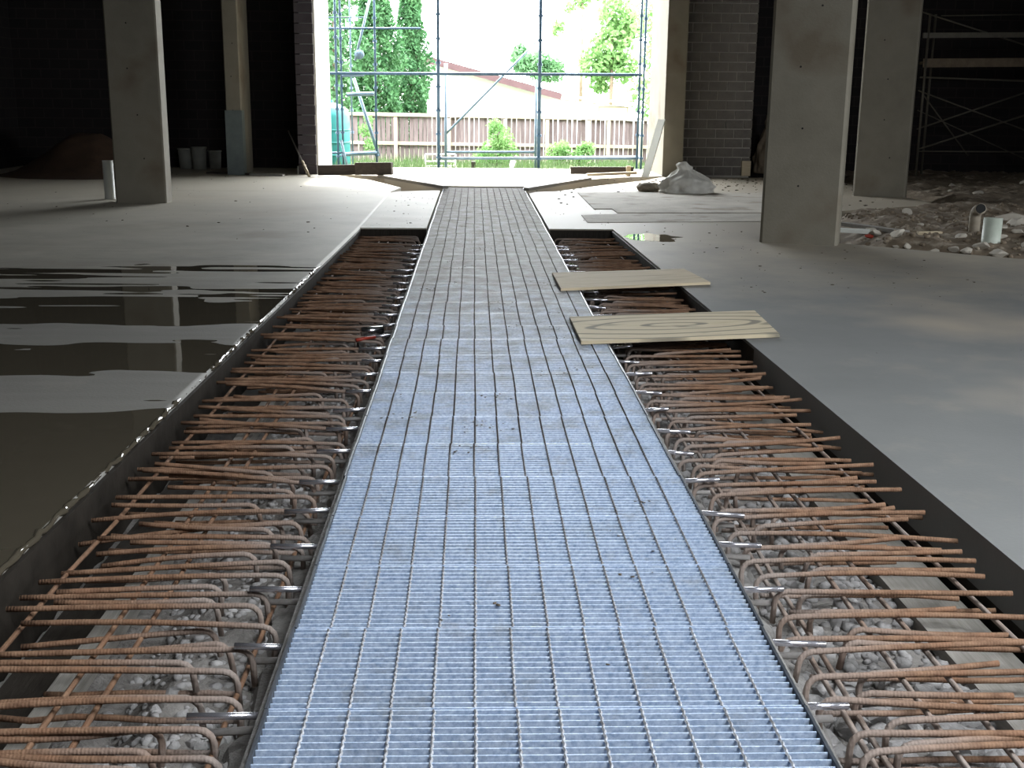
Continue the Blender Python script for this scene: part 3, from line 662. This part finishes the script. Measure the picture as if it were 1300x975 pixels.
b = P(1257, 312); pipe('upright_pipe', (b.x, b.y, 0.0), 0.098, 0.30, 'dull_pvc', 'wide white plastic pipe stub in the rubble', (math.radians(-3), math.radians(2), 0))

# rubble stones on the dirt
placed = [(P(1232, 305).x, P(1232, 305).y, .12), (P(1257, 312).x, P(1257, 312).y, .14)]
RB = [stone_mesh(70 + i) for i in range(5)]
for q in range(5): RB[q].materials[0] = M['slab_dusty']
for i in range(130):
    near = i < 90
    x = random.uniform(4.1, 8.2) if near else random.uniform(5, 12)
    y = (float(np.interp(x, [3.9, 5.4, 9, 13], [12.6, 11.35, 11.0, 10.6])) + abs(random.gauss(0.15, 0.8))) if near else random.uniform(13, 22)
    if 3.0 < x < 4.05 and y < 13: continue
    s = random.uniform(0.03, 0.085) * (1.4 if random.random() < .15 else 1)
    if any(math.hypot(x - a, y - b) < (s + c) * 1.5 for a, b, c in placed): continue
    placed.append((x, y, s)); o = link('rubble_stone', random.choice(RB)); o.location = (x, y, float(dirt_z(np.array([x]), np.array([y]))[0]) + s * 0.35); o.scale = (s * 1.2, s, s * .8); o.rotation_euler = (random.uniform(-.4, .4), random.uniform(-.4, .4), random.uniform(0, 6))
    tag(o, 'pale chunk of rubble lying on the brown dirt', 'stone', 'rubble on the dirt')
def dz1(xs, ys): return np.where(dirt_z(xs, ys) > -.08, dirt_z(xs, ys), -.4)
fd = bpy.data.objects['floor_dirt']
stone_mass(fd, 1500, (3.95, 9.5, 10.9, 16.5, dz1, 0.008, 0.045, 0.2)); g_ = fd.children[-1]; g_.data.materials[0] = M['dirt']
for i, (px, py, s) in enumerate([(1284, 285, .19), (1296, 296, .22), (1268, 322, .08), (1228, 318, .07), (1212, 316, .06)]):
    b = P(px, py); o = link('rubble_boulder', random.choice(RB)); o.location = (b.x, b.y, s * .3 - .02); o.scale = (s * 1.1, s, s * .8); o.rotation_euler = (0, 0, i * 1.3)
    tag(o, 'large rubble lump beside the white pipe stub', 'stone', 'rubble lumps by the pipe stubs')
b0, b1 = P(1066, 292, .03), P(1104, 294, .03)
tag(MB().beam(b0, b1, 0.16, 0.04).build('board_offcut', 'pvc'), 'pale board offcut lying behind the broad column', 'board')
b = P(1103, 300, 0.03)
o = link('red_scrap', RB[1].copy()); o.data.materials[0] = M['red']; o.location = b; o.scale = (.045, .04, .035); tag(o, 'red plastic scrap in the rubble beside the broad column', 'scrap')
def long_offcut(px0, px1, label, m='grey_timber', w=.12):
    a = P(*px0, .05); b_ = P(*px1, .05); tag(MB().beam(a, b_, w, 0.04).build('timber_offcut', m), label, 'timber')
long_offcut((1070, 284), (1150, 295), 'long grey timber lying across the rubble behind the broad column')
long_offcut((1165, 296), (1195, 296), 'short grey timber lying on the dirt before the dirty pipe', 'timber', .06)

# dark corner right of the blockwork
beam_thing('timber_post', P(939, 221, Y=24.6), P(941, 97, Y=24.9), 0.07, 0.05, 'timber', 'slim pale timber post against the dark wall by the blockwork')
b = P(942, 222); tag(MB().box(-.09, .09, -.05, .05, 0, .3).build('timber_block', 'timber', None, False, (b.x, 24.0, 0)), 'squat timber block at the foot of the slim post', 'timber')
b = P(958, 218)
sack('brown_bundle', (b.x + .15, 24.9, 0.0), 0.30, 0.26, 1.25, 'brown_sack', 'tall brown bundle standing in the dark corner behind the broad column', True, 8)

# left: boards, stick, pallet, sand
tag(MB().beam(P(264, 219, .02), P(322, 221, .02), .12, .03).build('floor_board', 'dark_timber'), 'dark timber board on the floor before the slim column', 'board')
tag(MB().beam(P(318, 221.5, .02), P(360, 222.5, .02), .10, .04).build('floor_board', 'grey_timber'), 'paler timber board on the floor past the slim column', 'board')
st = tag(empty('long_handled_tool', P(393, 225)), 'long thin tool leaning by the dark wall left of the opening', 'tool')
base = P(393, 225); top = P(366, 166, Y=24.0); mp_ = base.lerp(top, .33)
MB().tube([Vector((0, 0, 0)), mp_ - base], 0.028, 10).build('socket', 'timber', st, True)
MB().tube([mp_ - base, top - base], 0.016, 8).build('handle', 'grey_timber', st, True)
b = P(378, 223)
pipe('paint_tin', (b.x, 23.4, 0.0), 0.07, 0.16, 'pvc', 'small white tin on the floor beside the leaning tool')
for k, (px, w, h) in enumerate([(237, .34, .42), (256, .31, .46), (273, .27, .38)]):
    b = P(px, 205, Y=24.9); e = tag(empty('plastic_drum', (b.x, 24.9 - .2 * (k % 2), 0.003)), ['widest', 'taller middle', 'smallest'][k] + ' pale plastic drum of the row against the dark wall', 'drum')
    MB().tube([(0, 0, 0), (0, 0, h * .93)], [w * .44, w * .5], 18).build('body', 'pale_drum', e, True)
    MB().tube([(0, 0, h * .93), (0, 0, h)], w * .53, 18).build('lid', 'pale_drum', e)
def mound_z(x, y):
    q = ((x + 7.35) / .85) ** 2 + ((y - 22.8) / .75) ** 2
    return 0.86 * np.exp(-q * .75) - 0.05 + (0.05 * vnoise(x * 3, y * 3, 12) + 0.02 * vnoise(x * 9, y * 9, 13)) * np.exp(-q * .4)
me = terrain('sand_heap', -9.3, -5.9, 21.1, 24.1, 60, 56, lambda x, y: np.maximum(mound_z(x, y), -0.01), 'sand')
tag(link('sand_heap', me), 'heap of brown sand on the floor by the dark left wall', 'sand', None, 'stuff')

# dim scaffold at right
ds = tag(empty('mobile_scaffold', P(1172, 222)), 'dim tubular tower scaffold with plank deck in the dark corner', 'scaffold')
D = ds.location.copy(); YS = 23.8
def dpt(x, y, Y=YS): return P(x, y, Y=Y) - D
for (xa, Y) in ((1163, YS), (1170, YS + .9), (1330, YS), (1330, YS + .9)):
    a = P(xa, 215, Y=Y); a.z = 0.0; t = P(xa + 6, 18, Y=Y); t.x = a.x
    MB().tube([a - D, t - D], 0.026, 8).build('standard', 'dull_steel', ds, True)
    MB().tube([a - D + Vector((0, 0, -.03)), a - D + Vector((0, 0, .03))], 0.06, 8).build('base_plate', 'dull_steel', ds)
for (x0, y0, x1, y1, Y, r_) in [(1170, 15, 1310, 60, YS, .016), (1168, 98, 1330, 104, YS, .018), (1166, 192, 1330, 193, YS, .014), (1166, 115, 1330, 176, YS, .014), (1164, 164, 1330, 108, YS, .016),
                            (1164, 190, 1330, 137, YS, .018), (1172, 120, 1229, 198, YS + .5, .014), (1165, 140, 1330, 215, YS + .9, .012), (1195, 20, 1330, 18, YS + .9, .012)]:
    MB().tube([dpt(x0, y0, Y), dpt(x1, y1, Y)], r_, 8).build('brace', 'dull_steel', ds, True)
MB().beam(dpt(1172, 45), dpt(1330, 44), .04, .10).build('guard_rail', 'dull_steel', ds)
for k in range(3):
    MB().beam(dpt(1170, 80, YS + .15 + .28 * k), dpt(1330, 80, YS + .15 + .28 * k), .26, .05).build('deck_plank', 'brown_sack', ds)
MB().beam(dpt(1172, 80, YS + .02), dpt(1330, 79, YS + .02), .03, .17).build('toe_board', 'brown_sack', ds)

# scattered crumbs of dirt
def crumbs(name, regions, label):
    base = np.array([v.co[:] for v in stone_mesh(60, 1).vertices]); fb = np.array([p.vertices[:] for p in stone_mesh(60, 1).polygons]); V, F = [], []; k = 0
    for n, x0, x1, y0, y1, s0, s1, z in regions:
        for _ in range(n):
            x, y = RNG.uniform(x0, x1), RNG.uniform(y0, y1); s = s0 + (s1 - s0) * RNG.random() ** 3
            if (2.9 < x < 4.1 and 12.2 < y < 13.3) or (5.9 < x < 7.2 and 18.5 < y < 19.8) or (2.9 < x < 4.2 and 19 < y < 20.5): continue
            a = RNG.uniform(0, 6.28)
            c, q = math.cos(a), math.sin(a); v = base * (s * 1.3, s, s * .45); v = v @ np.array([[c, q, 0], [-q, c, 0], [0, 0, 1]]) + (x, y, z + s * .15); V.append(v); F.append(fb + k * len(base)); k += 1
    o = link(name, raw_mesh(name, np.concatenate(V), np.concatenate(F), 'mud')); tag(o, label, 'dirt', None, 'stuff')
crumbs('floor_crumbs', [(260, 1.0, 6.5, 14.2, 23, .006, .03, .002), (110, 2.0, 4.5, 9, 14, .004, .016, 0), (50, 2.0, 9, 6, 11, .003, .008, 0), (150, -8, -1.5, 12.5, 23, .004, .022, .0035), (60, -1.3, -.6, 13.9, 19, .004, .015, 0), (160, 3.0, 7, 19, 23, .01, .04, .002)],
       'dark crumbs of dirt scattered over the concrete floor')
cl = []
for cx, cy, n in [(0.35, 6.2, 14), (0.2, 5.2, 16), (-.1, 5.5, 10), (0.45, 7.6, 16), (0.3, 8.4, 20), (.6, 9.5, 18), (-.2, 9.2, 14), (.0, 10.6, 16), (.3, 12, 22), (-.3, 12.4, 14), (.1, 14, 22), (.5, 15, 24), (-.2, 16.5, 24), (.3, 17.5, 26), (.6, 18.5, 22), (0, 19.3, 22), (.35, 13.2, 20), (.65, 4.0, 8), (.2, 3.2, 6)]:
    for q in range(3): ox, oy = random.uniform(-.35, .35), random.uniform(-.4, .4); ax = min(max(cx + ox, -.4), .7); cl.append((n, ax - .1, ax + .1, cy + oy - .07, cy + oy + .07, .002, .0085, .001))
crumbs('grating_crumbs', cl, 'clumps of dark mud lying on the steel grating')

# ------------------------------------------------------------------ outside
def gz(x, y): return np.interp(y, [25.5, 26.2, 30, 34, 60], [-0.12, -0.16, -0.22, -0.30, -0.3]) + 0.02 * vnoise(x * 2, y * 2, 14)
struct(link('floor_outside', terrain('floor_outside', -40, 40, 25.6, 90, 120, 100, gz, 'lawn')), 'weedy garden ground outside the opening')
# building scaffold
sc = tag(empty('scaffold', (0.3, 26.2, -0.16)), 'blue tubular scaffold standing outside the wide opening', 'scaffold'); O = sc.location.copy()
def standard(x, y, Y, top=6.4, r_=0.024, m='blue_steel', zb=None, cups=True):
    a = P(x, y, Y=Y); a.z = float(gz(np.array([a.x]), np.array([Y]))[0]) if zb is None else zb
    o = MB().tube([a - O, Vector((a.x, a.y, top)) - O], r_, 8).build('standard', m, sc, True)
    if cups:
        z = a.z + 0.35
        while z < min(top, 4.6):
            MB().tube([Vector((a.x, a.y, z)) - O, Vector((a.x, a.y, z + .05)) - O], r_ + .022, 8).build('cup_joint', m, o); z += 0.5
    MB().box(a.x - O.x - .07, a.x - O.x + .07, a.y - O.y - .07, a.y - O.y + .07, a.z - O.z, a.z - O.z + .012).build('base_plate', m, sc)
FY, KY = 26.0, 27.2
standard(430, 215, FY); standard(436, 205, FY + .5, r_=.022); standard(448, 200, KY + .6, r_=.018, m='pale_steel'); standard(478.5, 205, KY)
standard(557, 215, FY, r_=.034); standard(566, 215, KY, top=2.1, r_=.03, m='pale_steel', cups=False)
standard(683.5, 215, FY, r_=.036); standard(679.5, 215, KY, top=1.9, r_=.03, m='pale_steel', cups=False)
standard(808, 215, FY); standard(813.5, 212, FY + .5); standard(832.5, 200, FY + .9, r_=.022)
def bar(name, x0, y0, x1, y1, Y, r_, m='blue_steel', Y2=None):
    MB().tube([P(x0, y0, Y=Y) - O, P(x1, y1, Y=Y2 or Y) - O], r_, 8).build(name, m, sc, True)
bar('ledger', 416, 93, 815, 95, FY, .032); bar('ledger', 412, 36, 534, 36, KY, .024); bar('ledger', 412, 22, 462, 22, KY + .6, .014)
bar('ledger', 556, 201, 808, 201, FY, .030, 'pale_steel'); bar('ledger', 566, 193, 680, 193, KY, .030, 'pale_steel'); bar('ledger', 684, 200, 812, 199, KY, .024, 'pale_steel')
bar('ledger', 415, 194, 436, 194, FY, .022); bar('ledger', 436, 196, 479, 194, KY, .045, 'pale_steel'); bar('ledger', 434, 96, 462, 95, FY + .5, .035, 'pale_steel'); bar('ledger', 440, 120, 475, 119, KY, .045, 'pale_steel')
bar('brace', 566, 170, 681, 53, KY, .024, 'pale_steel'); bar('brace', 449, 99, 481, 198, KY + .3, .036, 'pale_steel'); bar('brace', 469, 0, 451, 77, KY + .3, .028, 'pale_steel'); bar('brace', 433, 178, 441, 212, FY, .026, 'pale_steel'); bar('brace', 833, 150, 826, 215, FY + .9, .02, 'pale_steel')
c_ = P(456, 69, Y=KY + .3)
MB().tube([c_ - O + Vector((0, -.03, 0)), c_ - O + Vector((0, .03, 0))], 0.11, 14).build('pulley', 'pale_steel', sc, True)

# teal tank, trestle, stakes
b = P(418, 210, Y=29.5); zb = -0.22
e = tag(empty('water_tank', (b.x, 29.5, zb)), 'teal plastic water tank outside behind the scaffold', 'tank')
MB().tube([(0, 0, 0), (0, 0, .05), (0, 0, 1.25), (0, 0, 1.4), (0, 0, 1.52), (0, 0, 1.58)], [.50, .53, .53, .49, .32, .12], 28).build('body', 'teal', e, True)
for z in (.3, .6, .9): MB().tube([(0, 0, z), (0, 0, z + .04)], .545, 28).build('rib', 'teal', e, True)
MB().tube([(0, 0, 1.57), (0, 0, 1.63)], .14, 16).build('lid', 'teal', e)
e = tag(empty('metal_trestle', P(559, 214, Y=29)), 'white tubular metal trestle in the grass behind the scaffold', 'trestle'); T0 = e.location.copy()
for x in (540, 578):
    MB().tube([P(x, 196, Y=29) - T0, P(x, 214, Y=29) - T0], .02, 8).build('leg', 'pvc', e, True)
    MB().tube([P(x, 196, Y=29.5) - T0, P(x, 214, Y=29.5) - T0], .02, 8).build('leg', 'pvc', e, True)
for y in (196, 205, 211):
    for Y in (29, 29.5): MB().tube([P(540, y, Y=Y) - T0, P(578, y, Y=Y) - T0], .018, 8).build('rail', 'pvc', e, True)
tag(MB().beam(P(601, 219, Y=27.6), P(601, 205, Y=27.6), .10, .1).build('short_stake', 'dark_timber'), 'short dark stake in the weeds outside', 'stake')
tag(MB().beam(P(645, 222, Y=27.8), P(652, 204, Y=27.9), .16, .04).build('white_board', 'pvc'), 'white board leaning among the weeds outside', 'board')

# paling fence
FA, FB = P(405, 142, Y=34), P(850, 151, Y=33)
fe = tag(empty('paling_fence', (FA.x, FA.y, -0.3)), 'weathered timber paling fence across the garden', 'fence'); f0 = fe.location.copy()
zt0, zt1 = FA.z, FB.z; npal = 76
for i in range(npal):
    t = i / (npal - 1); x = FA.x + (FB.x - FA.x) * t; y = FA.y + (FB.y - FA.y) * t; z = zt0 + (zt1 - zt0) * t - 0.05 - random.uniform(0, .03)
    o = MB().box(-random.uniform(.052, .062), random.uniform(.052, .062), -.009, .009, 0, z + .32).build('paling', 'fence', fe, False, (x - f0.x, y - f0.y + random.choice((-.012, .012)), -0.02)); o.rotation_euler = (0, random.uniform(-.012, .012), 0)
def frail(px0, px1, h0, h1, yoff, name='rail', w=.05, m='fence_rail'):
    a = P(*px0, Y=34) - f0; b_ = P(*px1, Y=33) - f0; a.y += yoff; b_.y += yoff
    MB().beam(a, b_, w, h0).build(name, m, fe)
frail((405, 143.5), (850, 152), .09, .09, -.02, 'capping', .14); frail((405, 180), (850, 187), .09, .09, -.06); frail((405, 208), (850, 213), .08, .08, -.06)
for x in (430, 502, 570, 641, 695, 747, 773, 812, 840):
    t = (x - 405) / 445; a = P(x, 147 + 8 * t, Y=34 - t - .1) - f0; MB().beam(Vector((a.x, a.y, 0)), a, .1, .08).build('post', 'fence_rail', fe)
# pale board fence of the next plot
pf = tag(empty('board_fence', P(600, 160, Y=40)), 'pale vertical board fence behind the paling fence', 'fence'); p0_ = pf.location.copy()
for i in range(25):
    x = 545 + i * 6.0; a = P(x, 126 + .5 * (i % 2), Y=40) - p0_
    MB().box(a.x - .075, a.x + .075, -.012, .012, -.8, a.z).build('board', 'pale_clad', pf)
MB().beam(P(541, 131, Y=40.05) - p0_, P(695, 132, Y=40.05) - p0_, .05, .08).build('rail', 'pale_clad', pf)

# house beyond
hs = tag(empty('house', P(640, 200, Y=48)), 'white house with a sloping purple-brown fascia behind the fences', 'house'); h0_ = hs.location.copy()
HY = 48
pk, ev, gt = P(505, 64, Y=HY), P(712, 122, Y=HY), P(808, 133, Y=HY)
zg = -0.4
def xz_prism(poly, y0, y1):
    mm = MB(); n = len(poly)
    return mm.add([(p[0], y0, p[1]) for p in poly] + [(p[0], y1, p[1]) for p in poly], [tuple(range(n)), tuple(range(2 * n - 1, n - 1, -1))] + [(i, n + i, n + (i + 1) % n, (i + 1) % n) for i in range(n)])
xz_prism([(pk.x - 5, zg), (gt.x, zg), (gt.x, gt.z - .1), (ev.x, ev.z - .1), (pk.x, pk.z - .1), (pk.x - 5, pk.z - 1.5)], HY + .3, HY + 4.6).build('wall', 'white_wall', hs, False, -h0_)
th = 0.1
rf = xz_prism([(pk.x, pk.z), (ev.x, ev.z), (ev.x, ev.z + th), (pk.x, pk.z + th)], HY - .3, HY + 4.9).build('roof', 'roof', hs, False, -h0_)
xz_prism([(ev.x, ev.z), (gt.x + .3, gt.z), (gt.x + .3, gt.z + .06), (ev.x, ev.z + .06)], HY - .3, HY + 4.9).build('lean_to_roof', 'roof', hs, False, -h0_)
xz_prism([(pk.x - 5.2, pk.z - 1.5), (pk.x, pk.z), (pk.x, pk.z + th), (pk.x - 5.2, pk.z - 1.4)], HY - .3, HY + 4.9).build('roof', 'roof', hs, False, -h0_)
MB().beam(pk - h0_ + Vector((0, -.32, -.04)), ev - h0_ + Vector((0, -.32, -.02)), .05, .26).build('fascia', 'fascia', hs)
MB().beam(ev - h0_ + Vector((0, -.34, 0)), gt - h0_ + Vector((.3, -.34, 0)), .1, .07).build('gutter', 'fence_rail', hs)
wA, wB = P(760, 135, Y=HY + .28), P(797, 146, Y=HY + .28)
MB().box(wA.x, wB.x, HY + .24, HY + .3, wB.z, wA.z).build('window', 'fence_rail', hs, False, -h0_); win = hs.children[-1]
MB().box(wA.x + .06, wB.x - .06, HY + .22, HY + .26, wB.z + .06, wA.z - .06).build('pane', 'white_wall', win)
v_ = P(566, 84, Y=HY - .5); MB().tube([v_ - h0_ + Vector((0, 0, -.6)), v_ - h0_ + Vector((0, 0, .1))], .07, 8).build('vent_pipe', 'pvc', hs, True)

# trees
def leaves(n, fn, size, m):
    c = fn(n); n = len(c)
    a = RNG.normal(size=(n, 3)); a /= np.linalg.norm(a, axis=1)[:, None]; b = np.cross(a, RNG.normal(size=(n, 3))); b /= np.linalg.norm(b, axis=1)[:, None]
    s = size * RNG.uniform(.6, 1.3, n)[:, None]
    V = np.stack([c - a * s, c + b * s * .5, c + a * s, c - b * s * .5], 1).reshape(-1, 3); F = np.arange(4 * n).reshape(n, 4)
    return raw_mesh('foliage', V, F, m)
def tree(name, base, h, fn, n, size, m, label, cat='tree', trunk=.12, th=.9, group=None):
    e = tag(empty(name, base), label, cat, group)
    o = link('foliage', leaves(n, fn, size, m), e); o['kind'] = 'stuff'
    MB().tube([(0, 0, -.1), (.05, 0, h * th * .5), (0, 0, h * th)], [trunk, trunk * .7, trunk * .25], 8).build('trunk', 'bark', e, True)
    return e
def cone(h, r):
    def fn(n):
        z = RNG.random(n) ** 1.15; a = RNG.uniform(0, 6.283, n); lump = 1 + .22 * np.sin(a * 3 + z * 17) + .15 * np.sin(a * 7 + z * 31)
        rr = r * np.minimum(1, (1 - z) * 1.6 + .06) * np.minimum(1, z * 6 + .5) * lump * RNG.random(n) ** .28
        return np.stack([rr * np.cos(a), rr * np.sin(a), z * h], 1)
    return fn
def blobs(cs):
    def fn(n):
        w = np.array([c[3] ** 2 for c in cs]); k = RNG.choice(len(cs), n, p=w / w.sum()); C = np.array(cs)
        d = RNG.normal(size=(n, 3)); d /= np.linalg.norm(d, axis=1)[:, None]
        return C[k, :3] + d * (C[k, 3] * RNG.random(n) ** .35)[:, None]
    return fn
def tbase(x, Y): b = P(x, 180, Y=Y); return (b.x, Y, -0.3)
tree('conifer_tree', tbase(480, 39), 7.4, cone(7.4, .74), 16000, .085, 'conifer', 'broader tall green conifer behind the paling fence')
tree('conifer_tree', tbase(523, 43), 7.0, cone(7.0, .64), 13000, .085, 'conifer', 'narrower tall green conifer next to the house')
tree('leafy_tree', tbase(426, 42), 6.5, blobs([(0, 0, 1.5, 1.2), (.4, 0, 3, 1.1), (-.4, .3, 4.2, 1.2), (.3, 0, 5.4, .9)]), 5000, .12, 'leaf_dark', 'leafy green tree behind the teal tank')
tree('garden_tree', tbase(773, 56), 6.0, blobs([(0, 0, 4.2, 1.0), (-.8, 0, 3.4, .8), (.6, 0, 3.2, .7), (.2, 0, 5.6, .9), (-.4, .5, 2.6, .6), (.9, 0, 5.0, .6)]), 3600, .15, 'leaf', 'loose bright green garden tree beyond the house')
tree('garden_tree', tbase(735, 60), 8.0, blobs([(0, 0, 6.6, .5), (-1.2, 0, 5.2, .4), (.8, 0, 7.0, .5), (-.6, 0, 6.2, .35)]), 500, .15, 'leaf', 'sparse tall tree with scattered leaf clumps beyond the house')
tree('garden_tree', tbase(826, 53), 6.0, blobs([(0, 0, 2.0, 1.1), (.3, 0, 3.6, .9), (-.2, 0, 5.2, .9)]), 1500, .14, 'leaf', 'bright green tree beside the right end of the house')
tree('dark_shrub_tree', tbase(682, 58), 4.4, blobs([(0, 0, 3.3, .75), (-.8, 0, 3.5, .6), (.7, 0, 3.1, .6), (-.9, 0, 4.0, .35)]), 1500, .14, 'leaf_dark', 'dark green shrub tree rising over the house roof')
b = P(630, 205, Y=31)
tree('garden_shrub', (b.x, 31, -.25), 1.3, blobs([(0, 0, .35, .42), (.1, 0, .75, .34), (-.05, 0, 1.05, .22), (.3, 0, .4, .3), (-.35, 0, .25, .28)]), 1800, .05, 'leaf', 'bright green shrub in front of the paling fence', 'shrub', .02)
for i, (px, Y, r_) in enumerate([(706, 31.5, .32), (738, 31.5, .28)]):
    b = P(px, 205, Y=Y); tree('garden_shrub', (b.x, Y, -.25), .7, blobs([(0, 0, .3, r_), (.15, 0, .45, r_ * .8)]), 700, .05, 'leaf', ['low green shrub behind the right scaffold ledger', 'smaller low green shrub beside a fence post'][i], 'shrub', .015)
b = P(462, 160, Y=32.5); tree('climber_plant', (b.x, 32.9, -.3), 1.3, blobs([(0, 0, .9, .2), (.15, 0, .5, .22), (.1, 0, 1.2, .15)]), 500, .05, 'leaf', 'green climber growing on the left of the paling fence', 'shrub', .012)
# grass blades and weeds
n = 9000; gx = RNG.uniform(-6, 8, n); gy = 27 + 6.5 * RNG.random(n); gh = RNG.uniform(.06, .28, n) * np.where(vnoise(gx * 1.3, gy * 1.3, 77) > 0, 1.2, .6); ga = RNG.uniform(0, 6.28, n); z0 = gz(gx, gy)
V = np.stack([np.stack([gx - .012 * np.cos(ga), gy - .012 * np.sin(ga), z0], 1), np.stack([gx + .012 * np.cos(ga), gy + .012 * np.sin(ga), z0], 1), np.stack([gx + gh * .4 * np.sin(ga), gy - gh * .4 * np.cos(ga), z0 + gh], 1)], 1).reshape(-1, 3)
tag(link('grass', raw_mesh('grass', V, np.arange(3 * n).reshape(n, 3), 'grass')), 'tall grass and weeds in front of the paling fence', 'grass', None, 'stuff')
